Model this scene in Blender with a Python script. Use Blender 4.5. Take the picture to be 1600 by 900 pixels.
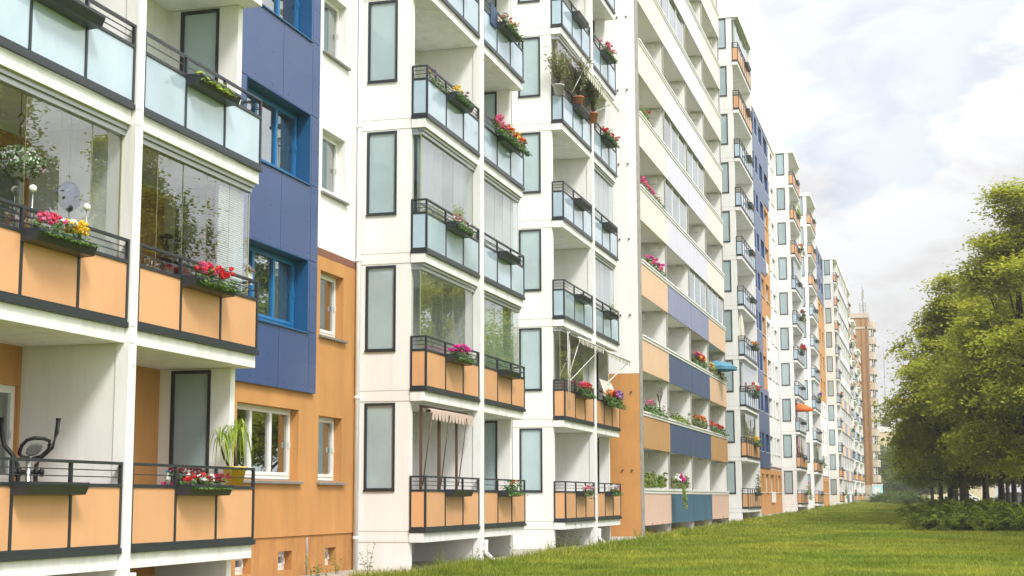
import bpy, bmesh, math, random
import numpy as np
from mathutils import Vector, Matrix

R = math.radians
rng = np.random.default_rng(7)
random.seed(7)
sc = bpy.context.scene
for o in list(bpy.data.objects):
    bpy.data.objects.remove(o)

# ------------------------------------------------------------------ camera
FPX, TH, PSI, RHO, CY = 2308.53, 0.1307, 0.2740, -0.0031, 476.9
CAM = Vector((0, 0, 1.386))
F = Vector((-math.sin(PSI)*math.cos(TH), math.cos(PSI)*math.cos(TH), math.sin(TH)))
RT = Vector((math.cos(PSI), math.sin(PSI), 0)); UP = RT.cross(F)
RT2 = RT*math.cos(RHO)+UP*math.sin(RHO); UP2 = UP*math.cos(RHO)-RT*math.sin(RHO)
cd = bpy.data.cameras.new('camera'); cam = bpy.data.objects.new('camera', cd)
sc.collection.objects.link(cam)
cam.matrix_world = Matrix(((RT2.x, UP2.x, -F.x, CAM.x), (RT2.y, UP2.y, -F.y, CAM.y), (RT2.z, UP2.z, -F.z, CAM.z), (0, 0, 0, 1)))
cd.sensor_width = 36.0; cd.lens = FPX/1600*36; cd.shift_y = (CY-450)/1600
cd.clip_start = 0.1; cd.clip_end = 6000
sc.camera = cam

# ------------------------------------------------------------------ world: pale daylight sky with thick bright cloud
SUN_EL, SUN_AZ = R(48), R(138)        # azimuth from +Y towards +X
w = bpy.data.worlds.new('World'); sc.world = w; w.use_nodes = True
nt = w.node_tree; nt.nodes.clear()
def N(t, **k):
    n = nt.nodes.new(t)
    for a, b in k.items(): setattr(n, a, b)
    return n
out = N('ShaderNodeOutputWorld'); mixs = N('ShaderNodeMixShader')
bsky = N('ShaderNodeBackground'); bcl = N('ShaderNodeBackground')
sky = N('ShaderNodeTexSky'); sky.sky_type = 'NISHITA'; sky.sun_disc = False
sky.sun_elevation = SUN_EL; sky.sun_rotation = SUN_AZ
sky.air_density = 1.0; sky.dust_density = 2.0
nt.links.new(sky.outputs[0], bsky.inputs[0]); bsky.inputs[1].default_value = 0.15
tc = N('ShaderNodeTexCoord'); sep = N('ShaderNodeSeparateXYZ'); nt.links.new(tc.outputs['Generated'], sep.inputs[0])
mp = N('ShaderNodeMapping'); mp.inputs['Scale'].default_value = (1, 1, 1.9); mp.inputs['Location'].default_value = (0.35, 0.1, 0.22)
nt.links.new(tc.outputs['Generated'], mp.inputs[0])
n1 = N('ShaderNodeTexNoise'); n1.inputs['Scale'].default_value = 4.6; n1.inputs['Detail'].default_value = 9; n1.inputs['Roughness'].default_value = 0.56; n1.inputs['Distortion'].default_value = 0.25
nt.links.new(mp.outputs[0], n1.inputs[0])
n2 = N('ShaderNodeTexNoise'); n2.inputs['Scale'].default_value = 11; n2.inputs['Detail'].default_value = 8; n2.inputs['Roughness'].default_value = 0.55; n2.inputs['Distortion'].default_value = 0.4
nt.links.new(mp.outputs[0], n2.inputs[0])
def M(op, a=None, b=None, clamp=False):
    n = N('ShaderNodeMath', operation=op); n.use_clamp = clamp
    for i, v in enumerate((a, b)):
        if v is None: continue
        if isinstance(v, (int, float)): n.inputs[i].default_value = v
        else: nt.links.new(v, n.inputs[i])
    return n.outputs[0]
# a clear patch of pale blue between the clouds
cp = N('ShaderNodeVectorMath', operation='DISTANCE'); nt.links.new(tc.outputs['Generated'], cp.inputs[0]); cp.inputs[1].default_value = (-0.030, 0.955, 0.298)
patch = M('SUBTRACT', 1.0, M('DIVIDE', cp.outputs['Value'], 0.120), True)
cover = M('SUBTRACT', n1.outputs['Fac'], M('MULTIPLY', patch, 0.34))
mr = N('ShaderNodeMapRange'); mr.inputs['From Min'].default_value = 0.365; mr.inputs['From Max'].default_value = 0.415; mr.interpolation_type = 'SMOOTHSTEP'
nt.links.new(cover, mr.inputs['Value'])
cr = N('ShaderNodeValToRGB')
e = cr.color_ramp.elements; e[0].position = 0.34; e[0].color = (0.75, 0.74, 0.76, 1); e[1].position = 0.54; e[1].color = (0.97, 0.985, 1.0, 1)
nt.links.new(n2.outputs['Fac'], cr.inputs[0]); nt.links.new(cr.outputs[0], bcl.inputs[0])
# an overcast sky is brighter overhead than at the horizon
zz = M('MAXIMUM', sep.outputs['Z'], 0.0)
bstr0 = M('ADD', 0.72, M('MULTIPLY', M('POWER', zz, 2.0), 1.9))
# extra glow added to the cloud low over the roofs, away from the sun
gd = N('ShaderNodeVectorMath', operation='DISTANCE'); nt.links.new(tc.outputs['Generated'], gd.inputs[0]); gd.inputs[1].default_value = (-0.15, 0.925, 0.34)
bstr = M('ADD', bstr0, M('MULTIPLY', M('POWER', M('SUBTRACT', 1.0, M('DIVIDE', gd.outputs['Value'], 0.30), True), 1.6), 0.55))
# the clouds over the street side are lit from the front and stand brighter
sx = N('ShaderNodeMapRange'); sx.interpolation_type = 'SMOOTHSTEP'; sx.inputs['From Min'].default_value = 0.15; sx.inputs['From Max'].default_value = 0.75; nt.links.new(sep.outputs['X'], sx.inputs['Value'])
nt.links.new(M('ADD', bstr, M('MULTIPLY', sx.outputs[0], 0.75)), bcl.inputs[1])
thin = M('ADD', M('MULTIPLY', mr.outputs[0], 0.30), 0.70)     # thin veil even where it is clear
nt.links.new(thin, mixs.inputs[0]); nt.links.new(bsky.outputs[0], mixs.inputs[1]); nt.links.new(bcl.outputs[0], mixs.inputs[2])
nt.links.new(mixs.outputs[0], out.inputs[0])

# sun, veiled by cloud
sd = bpy.data.lights.new('sun', 'SUN'); sd.energy = 2.9; sd.angle = R(13); sd.color = (1.0, 0.955, 0.90)
so = bpy.data.objects.new('sun', sd); sc.collection.objects.link(so)
sv = Vector((math.sin(SUN_AZ)*math.cos(SUN_EL), math.cos(SUN_AZ)*math.cos(SUN_EL), math.sin(SUN_EL)))
so.rotation_euler = sv.to_track_quat('Z', 'Y').to_euler(); so.location = (30, 0, 60)

sc.view_settings.view_transform = 'Standard'; sc.view_settings.look = 'None'
sc.view_settings.exposure = 0.27; sc.view_settings.gamma = 1; sc.view_settings.use_curve_mapping = False
sc.render.engine = 'CYCLES'
sc.cycles.use_denoising = True
sc.cycles.max_bounces = 7; sc.cycles.diffuse_bounces = 3; sc.cycles.glossy_bounces = 3; sc.cycles.transparent_max_bounces = 12
sc.cycles.transmission_bounces = 4; sc.cycles.caustics_reflective = False; sc.cycles.caustics_refractive = False
sc.cycles.sample_clamp_indirect = 6

# ------------------------------------------------------------------ materials
MATS = {}
def mat(name, col, rough=0.6, streak=0.0, var=0.0, vscale=3.0, vstretch=(1, 1, 1), bump=0.0, bscale=40.0, spec=0.5, trans=0.0, metal=0.0, col2=None, coat=0.0):
    m = bpy.data.materials.new(name); m.use_nodes = True; t = m.node_tree; b = t.nodes['Principled BSDF']
    b.inputs['Base Color'].default_value = (*col, 1); b.inputs['Roughness'].default_value = rough
    b.inputs['Specular IOR Level'].default_value = spec; b.inputs['Metallic'].default_value = metal
    if coat: b.inputs['Coat Weight'].default_value = coat; b.inputs['Coat Roughness'].default_value = 0.05
    g = None
    if var or bump or col2 or streak:
        g = t.nodes.new('ShaderNodeNewGeometry')
    if var or col2:
        mpn = t.nodes.new('ShaderNodeMapping'); mpn.inputs['Scale'].default_value = vstretch
        t.links.new(g.outputs['Position'], mpn.inputs[0])
        n = t.nodes.new('ShaderNodeTexNoise'); n.inputs['Scale'].default_value = vscale; n.inputs['Detail'].default_value = 6; n.inputs['Roughness'].default_value = 0.62
        t.links.new(mpn.outputs[0], n.inputs[0])
        r = t.nodes.new('ShaderNodeValToRGB'); r.color_ramp.elements[0].position = 0.33; r.color_ramp.elements[1].position = 0.66
        c2 = col2 if col2 else tuple(min(1, c*(1+var)) for c in col)
        c1 = tuple(c*(1-var) for c in col)
        r.color_ramp.elements[0].color = (*c1, 1); r.color_ramp.elements[1].color = (*c2, 1)
        t.links.new(n.outputs['Fac'], r.inputs[0]); t.links.new(r.outputs[0], b.inputs['Base Color'])
    if streak:       # rain and dirt streaks running down the surface
        g2 = t.nodes.new('ShaderNodeNewGeometry'); mp2 = t.nodes.new('ShaderNodeMapping'); mp2.inputs['Scale'].default_value = (1.9, 1.9, 0.16)
        t.links.new(g2.outputs['Position'], mp2.inputs[0])
        ns = t.nodes.new('ShaderNodeTexNoise'); ns.inputs['Scale'].default_value = 1.6; ns.inputs['Detail'].default_value = 7; ns.inputs['Roughness'].default_value = 0.7
        t.links.new(mp2.outputs[0], ns.inputs[0])
        rs = t.nodes.new('ShaderNodeValToRGB'); rs.color_ramp.elements[0].position = 0.48; rs.color_ramp.elements[1].position = 0.72
        rs.color_ramp.elements[0].color = (1, 1, 1, 1); rs.color_ramp.elements[1].color = (1-streak, 1-streak*1.08, 1-streak*1.25, 1)
        t.links.new(ns.outputs['Fac'], rs.inputs[0])
        mm = t.nodes.new('ShaderNodeMix'); mm.data_type = 'RGBA'; mm.blend_type = 'MULTIPLY'; mm.inputs[0].default_value = 1.0
        if b.inputs['Base Color'].links: t.links.new(b.inputs['Base Color'].links[0].from_socket, mm.inputs[6])
        else: mm.inputs[6].default_value = (*col, 1)
        t.links.new(rs.outputs[0], mm.inputs[7]); t.links.new(mm.outputs[2], b.inputs['Base Color'])
    if bump:
        nb = t.nodes.new('ShaderNodeTexNoise'); nb.inputs['Scale'].default_value = bscale; nb.inputs['Detail'].default_value = 4
        t.links.new(g.outputs['Position'], nb.inputs[0])
        bp = t.nodes.new('ShaderNodeBump'); bp.inputs['Strength'].default_value = bump; bp.inputs['Distance'].default_value = 0.02
        t.links.new(nb.outputs['Fac'], bp.inputs['Height']); t.links.new(bp.outputs[0], b.inputs['Normal'])
    if trans:
        tr = t.nodes.new('ShaderNodeBsdfTranslucent'); mx = t.nodes.new('ShaderNodeMixShader'); mx.inputs[0].default_value = trans
        ol = t.nodes['Material Output']
        src = b.inputs['Base Color'].links[0].from_socket if b.inputs['Base Color'].links else None
        if src: t.links.new(src, tr.inputs[0])
        else: tr.inputs[0].default_value = (*col, 1)
        t.links.new(b.outputs[0], mx.inputs[1]); t.links.new(tr.outputs[0], mx.inputs[2]); t.links.new(mx.outputs[0], ol.inputs[0])
    MATS[name] = m
    return m

def glass_mat(name, tint, f0=0.09, rough=0.0):
    m = bpy.data.materials.new(name); m.use_nodes = True; t = m.node_tree; t.nodes.clear()
    ol = t.nodes.new('ShaderNodeOutputMaterial'); mx = t.nodes.new('ShaderNodeMixShader')
    tr = t.nodes.new('ShaderNodeBsdfTransparent'); tr.inputs[0].default_value = (*tint, 1)
    gl = t.nodes.new('ShaderNodeBsdfGlossy'); gl.inputs['Roughness'].default_value = rough; gl.inputs['Color'].default_value = (0.95, 0.97, 1, 1)
    lw = t.nodes.new('ShaderNodeLayerWeight'); lw.inputs['Blend'].default_value = 0.5
    pw = t.nodes.new('ShaderNodeMath'); pw.operation = 'POWER'; pw.inputs[1].default_value = 3.0
    ma = t.nodes.new('ShaderNodeMath'); ma.operation = 'MULTIPLY_ADD'; ma.inputs[1].default_value = 1-f0; ma.inputs[2].default_value = f0
    t.links.new(lw.outputs['Facing'], pw.inputs[0]); t.links.new(pw.outputs[0], ma.inputs[0]); t.links.new(ma.outputs[0], mx.inputs[0])
    t.links.new(tr.outputs[0], mx.inputs[1]); t.links.new(gl.outputs[0], mx.inputs[2]); t.links.new(mx.outputs[0], ol.inputs[0])
    MATS[name] = m
    return m

mat('white_render', (0.79, 0.785, 0.775), 0.75, var=0.035, streak=0.085, vscale=2.2, vstretch=(1, 1, 0.28), bump=0.12, bscale=60)
mat('white_concrete', (0.81, 0.81, 0.81), 0.6, var=0.05, streak=0.2, vscale=3, vstretch=(1, 1, 0.3), bump=0.05, bscale=50)
mat('ceiling_white', (0.76, 0.75, 0.71), 0.8, var=0.03, vscale=1.5)
mat('joint', (0.40, 0.37, 0.31), 0.9)
mat('orange_render', (0.52, 0.25, 0.078), 0.8, var=0.09, streak=0.10, vscale=1.6, vstretch=(1, 1, 0.45), bump=0.35, bscale=55)
mat('brown_stripe', (0.21, 0.085, 0.05), 0.8)
mat('plinth_orange', (0.46, 0.215, 0.065), 0.85, streak=0.22, var=0.12, vscale=2, bump=0.35, bscale=50)
mat('panel_orange', (0.67, 0.36, 0.18), 0.34, var=0.05, streak=0.05, vscale=1.1, spec=0.4)
mat('frost', (0.41, 0.525, 0.62), 0.08, var=0.10, vscale=0.9, spec=0.75, coat=0.4)
mat('frost_window', (0.36, 0.46, 0.49), 0.10, var=0.09, vscale=0.9, coat=0.4, spec=0.6)
mat('anthracite', (0.022, 0.027, 0.033), 0.38, var=0.1, vscale=5)
mat('aluminium', (0.42, 0.44, 0.44), 0.35, metal=0.6)
mat('seal_yellow', (0.40, 0.36, 0.18), 0.5)
mat('blue_panel', (0.028, 0.066, 0.19), 0.33, var=0.08, vscale=0.8, spec=0.55)
mat('blue_reveal', (0.008, 0.085, 0.22), 0.45)
mat('blue_frame', (0.010, 0.155, 0.38), 0.4)
mat('rivet', (0.02, 0.03, 0.07), 0.5)
mat('seam', (0.012, 0.016, 0.035), 0.8)
mat('white_plastic', (0.80, 0.80, 0.78), 0.35)
mat('sill', (0.20, 0.195, 0.18), 0.5, var=0.15)
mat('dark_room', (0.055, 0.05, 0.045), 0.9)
mat('warm_room', (0.36, 0.30, 0.235), 0.9)
mat('brown_door', (0.20, 0.085, 0.035), 0.5, var=0.12, vscale=2)
mat('curtain_white', (0.80, 0.80, 0.77), 0.9, trans=0.35)
mat('curtain_lace', (0.62, 0.66, 0.64), 0.9, var=0.25, vscale=9, trans=0.3)
mat('curtain_green', (0.42, 0.55, 0.39), 0.9, trans=0.35)
mat('curtain_grey', (0.42, 0.46, 0.45), 0.9, trans=0.3)
mat('curtain_brown', (0.28, 0.13, 0.06), 0.9, trans=0.2)
mat('curtain_red', (0.62, 0.14, 0.07), 0.85, trans=0.3)
mat('blind', (0.74, 0.75, 0.74), 0.5)
mat('tan_panel', (0.50, 0.275, 0.12), 0.55, var=0.06, vscale=2.2, vstretch=(1, 1, 0.3))
mat('slate_panel', (0.065, 0.100, 0.195), 0.5, var=0.16, vscale=2.2, vstretch=(1, 1, 0.25))
mat('pink_panel', (0.66, 0.455, 0.37), 0.55, var=0.05, vscale=2.2, vstretch=(1, 1, 0.3))
mat('teal_panel', (0.045, 0.125, 0.20), 0.5, var=0.22, vscale=2.4, vstretch=(1, 1, 0.25))
mat('peach_panel', (0.70, 0.47, 0.30), 0.55, var=0.05, vscale=2.2, vstretch=(1, 1, 0.3))
mat('lilac_panel', (0.235, 0.25, 0.39), 0.5, var=0.10, vscale=2.2, vstretch=(1, 1, 0.25))
mat('glare_cream_panel', (0.77, 0.685, 0.60), 0.55, var=0.04, vscale=2, vstretch=(1, 1, 0.3))  # cream with the glare wash-out of the upper loggia floors put into it
mat('glare_lilac_panel', (0.62, 0.61, 0.69), 0.55, var=0.05, vscale=2, vstretch=(1, 1, 0.3))  # lilac paled by the same glare, put into the colour
mat('grey_steel', (0.30, 0.285, 0.26), 0.6, var=0.2, vscale=4)
mat('stone_tan', (0.33, 0.185, 0.085), 0.8, var=0.13, vscale=0.7, bump=0.2, bscale=8)
mat('stone_brown', (0.25, 0.12, 0.045), 0.8, var=0.1)
mat('stone_pale', (0.48, 0.40, 0.33), 0.8, var=0.1, vscale=0.9)
mat('roof_grey', (0.22, 0.21, 0.2), 0.9)
glass_mat('clear_glass', (0.84, 0.89, 0.88), 0.14)
glass_mat('window_glass', (0.66, 0.74, 0.72), 0.2)
def vary(name, amt):
    t = MATS[name].node_tree; b = t.nodes['Principled BSDF']; src = b.inputs['Base Color'].links[0].from_socket
    oi = t.nodes.new('ShaderNodeObjectInfo'); r = t.nodes.new('ShaderNodeMapRange'); r.inputs['To Min'].default_value = 1-amt; r.inputs['To Max'].default_value = 1+amt*.6
    t.links.new(oi.outputs['Random'], r.inputs['Value']); mm = t.nodes.new('ShaderNodeVectorMath'); mm.operation = 'SCALE'
    t.links.new(src, mm.inputs[0]); t.links.new(r.outputs[0], mm.inputs['Scale']); t.links.new(mm.outputs[0], b.inputs['Base Color'])
for nm_, am_ in (('panel_orange', .07), ('frost', .10), ('frost_window', .14), ('tan_panel', .05), ('slate_panel', .12)): vary(nm_, am_)
# vegetation
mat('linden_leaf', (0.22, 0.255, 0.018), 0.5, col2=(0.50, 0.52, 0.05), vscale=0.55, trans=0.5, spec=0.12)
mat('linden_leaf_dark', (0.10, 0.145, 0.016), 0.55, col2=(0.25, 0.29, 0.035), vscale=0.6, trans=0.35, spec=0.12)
mat('far_leaf', (0.10, 0.165, 0.03), 0.6, col2=(0.19, 0.25, 0.05), vscale=0.4, trans=0.35)
mat('bark', (0.045, 0.033, 0.024), 0.9, var=0.25, vscale=6, bump=0.5, bscale=14)
mat('juniper', (0.040, 0.070, 0.010), 0.7, col2=(0.21, 0.26, 0.025), vscale=1.0, trans=0.25, spec=0.1)
mat('weed_leaf', (0.13, 0.20, 0.03), 0.6, col2=(0.24, 0.30, 0.05), vscale=3, trans=0.35)
mat('plant_leaf', (0.055, 0.125, 0.022), 0.5, col2=(0.12, 0.22, 0.04), vscale=9, trans=0.25)
mat('lime_leaf', (0.24, 0.36, 0.03), 0.45, col2=(0.40, 0.50, 0.07), vscale=8, trans=0.35)
mat('olive_leaf', (0.13, 0.16, 0.05), 0.5, col2=(0.21, 0.24, 0.08), vscale=7, trans=0.3)
mat('grass_blade', (0.16, 0.215, 0.022), 0.6, col2=(0.34, 0.375, 0.045), vscale=0.55, trans=0.35, spec=0.2)
for nm, c in dict(red=(0.66, 0.018, 0.025), pink=(0.80, 0.12, 0.30), magenta=(0.66, 0.02, 0.30), white=(0.85, 0.84, 0.80), yellow=(0.82, 0.55, 0.02), purple=(0.25, 0.07, 0.42), orange=(0.80, 0.22, 0.03), lilac=(0.55, 0.42, 0.66), deep_red=(0.30, 0.015, 0.04)).items():
    mat('bloom_'+nm, c, 0.6, var=0.15, vscale=25, trans=0.2)
mat('terracotta', (0.45, 0.16, 0.08), 0.8, var=0.1)
mat('grey_pot', (0.35, 0.35, 0.34), 0.6)
mat('yellow_pot', (0.78, 0.50, 0.02), 0.35)
mat('soil', (0.03, 0.022, 0.015), 0.95)
mat('black_plastic', (0.011, 0.011, 0.012), 0.5, spec=0.3)
mat('grey_plastic', (0.05, 0.05, 0.048), 0.5)
mat('steel', (0.55, 0.55, 0.55), 0.3, metal=0.9)
mat('white_ball', (0.82, 0.80, 0.75), 0.3)
mat('deep_blue', (0.010, 0.045, 0.12), 0.5, var=0.3, vscale=12)
mat('canvas_white', (0.78, 0.74, 0.65), 0.9, trans=0.25)
mat('canvas_orange', (0.80, 0.20, 0.04), 0.85, trans=0.3)
mat('canvas_blue', (0.10, 0.30, 0.42), 0.85, var=0.25, vscale=5, trans=0.2)
mat('canvas_magenta', (0.50, 0.04, 0.14), 0.85)
mat('canvas_pink', (0.72, 0.55, 0.48), 0.9, trans=0.25)
mat('brown_metal', (0.10, 0.05, 0.03), 0.5)
mat('sign_yellow', (0.80, 0.58, 0.02), 0.6)
mat('tarp_blue', (0.42, 0.66, 0.78), 0.5)
mat('far_wall', (0.60, 0.48, 0.35), 0.9); mat('far_grey', (0.50, 0.50, 0.52), 0.9); mat('car_white', (0.75, 0.75, 0.75), 0.3); mat('car_teal', (0.03, 0.30, 0.32), 0.3); mat('car_red', (0.10, 0.11, 0.13), 0.3)
def striped(name, a, b, scale):
    m = mat(name, a, 0.9, trans=0.0); t = m.node_tree
    g = t.nodes.new('ShaderNodeNewGeometry'); s = t.nodes.new('ShaderNodeSeparateXYZ'); t.links.new(g.outputs['Position'], s.inputs[0])
    q = t.nodes.new('ShaderNodeMath'); q.operation = 'MULTIPLY'; q.inputs[1].default_value = scale; t.links.new(s.outputs['Y'], q.inputs[0])
    fr = t.nodes.new('ShaderNodeMath'); fr.operation = 'FRACT'; t.links.new(q.outputs[0], fr.inputs[0])
    gt = t.nodes.new('ShaderNodeMath'); gt.operation = 'GREATER_THAN'; gt.inputs[1].default_value = 0.5; t.links.new(fr.outputs[0], gt.inputs[0])
    mx = t.nodes.new('ShaderNodeMix'); mx.data_type = 'RGBA'; mx.inputs[6].default_value = (*a, 1); mx.inputs[7].default_value = (*b, 1)
    t.links.new(gt.outputs[0], mx.inputs[0]); t.links.new(mx.outputs[2], t.nodes['Principled BSDF'].inputs['Base Color'])
striped('canvas_striped', (0.74, 0.70, 0.60), (0.16, 0.15, 0.13), 6.0)

# ------------------------------------------------------------------ mesh helpers
class MB:
    def __init__(s): s.v = []; s.f = []; s.sm = []
    def quad(s, a, b, c, d, smooth=False):
        i = len(s.v); s.v += [a, b, c, d]; s.f.append((i, i+1, i+2, i+3)); s.sm.append(smooth)
    def box(s, x0, x1, y0, y1, z0, z1):
        if x0 > x1: x0, x1 = x1, x0
        if y0 > y1: y0, y1 = y1, y0
        if z0 > z1: z0, z1 = z1, z0
        i = len(s.v)
        s.v += [(x0, y0, z0), (x1, y0, z0), (x1, y1, z0), (x0, y1, z0), (x0, y0, z1), (x1, y0, z1), (x1, y1, z1), (x0, y1, z1)]
        for q in ((0, 3, 2, 1), (4, 5, 6, 7), (0, 1, 5, 4), (1, 2, 6, 5), (2, 3, 7, 6), (3, 0, 4, 7)):
            s.f.append(tuple(i+k for k in q)); s.sm.append(False)
        return s
    def prism(s, prof, y0, y1):           # profile in (x, z), extruded along y
        i = len(s.v); n = len(prof)
        s.v += [(x, y0, z) for x, z in prof]+[(x, y1, z) for x, z in prof]
        s.f.append(tuple(i+k for k in range(n))); s.f.append(tuple(i+n+k for k in reversed(range(n)))); s.sm += [False, False]
        for k in range(n):
            s.f.append((i+k, i+n+k, i+n+(k+1) % n, i+(k+1) % n)); s.sm.append(False)
        return s
    def tube(s, pts, r, n=8, r2=None):
        pts = [Vector(p) for p in pts]; m = len(pts); base = len(s.v)
        for j, p in enumerate(pts):
            d = (pts[min(j+1, m-1)]-pts[max(j-1, 0)]).normalized()
            a = Vector((0, 0, 1)) if abs(d.z) < 0.9 else Vector((1, 0, 0))
            u = d.cross(a).normalized(); v = d.cross(u)
            rr = r if r2 is None else r+(r2-r)*j/(m-1)
            for k in range(n):
                t = 2*math.pi*k/n; q = p+u*rr*math.cos(t)+v*rr*math.sin(t); s.v.append(tuple(q))
        for j in range(m-1):
            for k in range(n):
                a = base+j*n+k; b = base+j*n+(k+1) % n
                s.f.append((a, b, b+n, a+n)); s.sm.append(True)
        s.f.append(tuple(base+k for k in reversed(range(n)))); s.f.append(tuple(base+(m-1)*n+k for k in range(n))); s.sm += [False, False]
        return s
    def lathe(s, prof, cx=0, cy=0, n=20):   # profile (r, z)
        base = len(s.v)
        for r_, z in prof:
            for k in range(n):
                t = 2*math.pi*k/n; s.v.append((cx+r_*math.cos(t), cy+r_*math.sin(t), z))
        for j in range(len(prof)-1):
            for k in range(n):
                a = base+j*n+k; b = base+j*n+(k+1) % n
                s.f.append((a, b, b+n, a+n)); s.sm.append(True)
        return s
    def mesh(s, name, m, bevel=0.0):
        me = bpy.data.meshes.new(name); me.from_pydata(s.v, [], s.f)
        me.polygons.foreach_set('use_smooth', s.sm); me.materials.append(MATS[m]); me.update()
        if bevel:
            bm = bmesh.new(); bm.from_mesh(me)
            ed = [e_ for e_ in bm.edges if len(e_.link_faces) == 2 and e_.calc_face_angle(0) > 0.5]
            bmesh.ops.bevel(bm, geom=ed, offset=bevel, segments=2, profile=0.6, affect='EDGES', clamp_overlap=True)
            bm.to_mesh(me); bm.free()
        return me

def npmesh(name, verts, quads, m, nper=4, smooth=False):
    me = bpy.data.meshes.new(name); nv = len(verts); nf = len(quads)
    me.vertices.add(nv); me.vertices.foreach_set('co', np.asarray(verts, np.float32).ravel())
    me.loops.add(nf*nper); me.loops.foreach_set('vertex_index', np.asarray(quads, np.int32).ravel())
    me.polygons.add(nf); me.polygons.foreach_set('loop_start', np.arange(nf, dtype=np.int32)*nper)
    me.polygons.foreach_set('loop_total', np.full(nf, nper, np.int32))
    me.materials.append(MATS[m]); me.update(calc_edges=True); me.validate()
    return me

def link(name, data, parent=None, loc=(0, 0, 0), rz=0.0, m=None):
    o = bpy.data.objects.new(name, data); sc.collection.objects.link(o); o.location = loc
    if rz: o.rotation_euler = (0, 0, rz)
    if parent: o.parent = parent
    if m:
        o.material_slots[0].link = 'OBJECT'; o.material_slots[0].material = MATS[m]
    return o
def tag(o, label=None, cat=None, group=None, kind=None):
    if label: o['label'] = label
    if cat: o['category'] = cat
    if group: o['group'] = group
    if kind: o['kind'] = kind
    return o
def thing(name, label, cat, loc, rz=0, group=None):
    o = bpy.data.objects.new(name, None); sc.collection.objects.link(o); o.location = loc; o.rotation_euler = (0, 0, rz)
    o.empty_display_size = 0.2
    return tag(o, label, cat, group)
def copy_tree(o, parent=None):
    c = o.copy(); sc.collection.objects.link(c); c.parent = parent
    for ch in o.children: copy_tree(ch, c)
    return c

def gz(y): return max(0.0, (y-40)*0.0044)

# ------------------------------------------------------------------ ground
def ground():
    ys = [-3000, -300, -40, 0, 20, 40, 60, 80, 100, 130, 170, 220, 280, 350, 500, 900, 2000, 4500]
    xs = [-3000, -400, -80, -20, -9, 0, 10, 20, 80, 400, 3000]
    v = []; f = []
    for y in ys:
        for x in xs: v.append((x, y, min(gz(y), gz(350))))
    n = len(xs)
    for j in range(len(ys)-1):
        for i in range(n-1): f.append((j*n+i, j*n+i+1, (j+1)*n+i+1, (j+1)*n+i))
    me = bpy.data.meshes.new('lawn'); me.from_pydata(v, [], f)
    m = mat('lawn', (0.15, 0.205, 0.02), 0.95, col2=(0.29, 0.33, 0.04), vscale=0.35, spec=0.1)
    t = m.node_tree; b = t.nodes['Principled BSDF']; g = [n_ for n_ in t.nodes if n_.type == 'NEW_GEOMETRY'][0]
    nb = t.nodes.new('ShaderNodeTexNoise'); nb.inputs['Scale'].default_value = 14; nb.inputs['Detail'].default_value = 8; nb.inputs['Roughness'].default_value = 0.75
    t.links.new(g.outputs['Position'], nb.inputs[0])
    bp = t.nodes.new('ShaderNodeBump'); bp.inputs['Strength'].default_value = 0.9; bp.inputs['Distance'].default_value = 0.06
    t.links.new(nb.outputs['Fac'], bp.inputs['Height']); t.links.new(bp.outputs[0], b.inputs['Normal'])
    mixc = t.nodes.new('ShaderNodeMix'); mixc.data_type = 'RGBA'; mixc.blend_type = 'MULTIPLY'; mixc.inputs[0].default_value = 0.75
    rr = t.nodes.new('ShaderNodeValToRGB'); rr.color_ramp.elements[0].position = 0.3; rr.color_ramp.elements[1].position = 0.7
    rr.color_ramp.elements[0].color = (0.45, 0.5, 0.4, 1); rr.color_ramp.elements[1].color = (1.1, 1.1, 1, 1)
    t.links.new(nb.outputs['Fac'], rr.inputs[0])
    src = b.inputs['Base Color'].links[0].from_socket
    t.links.new(src, mixc.inputs[6]); t.links.new(rr.outputs[0], mixc.inputs[7]); t.links.new(mixc.outputs[2], b.inputs['Base Color'])
    me.materials.append(m)
    tag(link('lawn', me), 'wide mown lawn in front of the apartment row', 'lawn', kind='structure')
ground()
mat('gravel', (0.23, 0.20, 0.16), 0.95, col2=(0.48, 0.44, 0.38), vscale=22, bump=0.9, bscale=24)
mb = MB()
for y0, y1 in ((12, 28.5), (28.5, 50), (50, 80), (80, 110), (110, 150)):
    mb.quad((-11.6, y0, gz(y0)+.012), (-9.35, y0, gz(y0)+.012), (-9.35, y1, gz(y1)+.012), (-11.6, y1, gz(y1)+.012))
tag(link('gravel_strip', mb.mesh('gravel_strip', 'gravel')), 'narrow gravel strip under the ground floor balconies', 'gravel', kind='structure')

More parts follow.
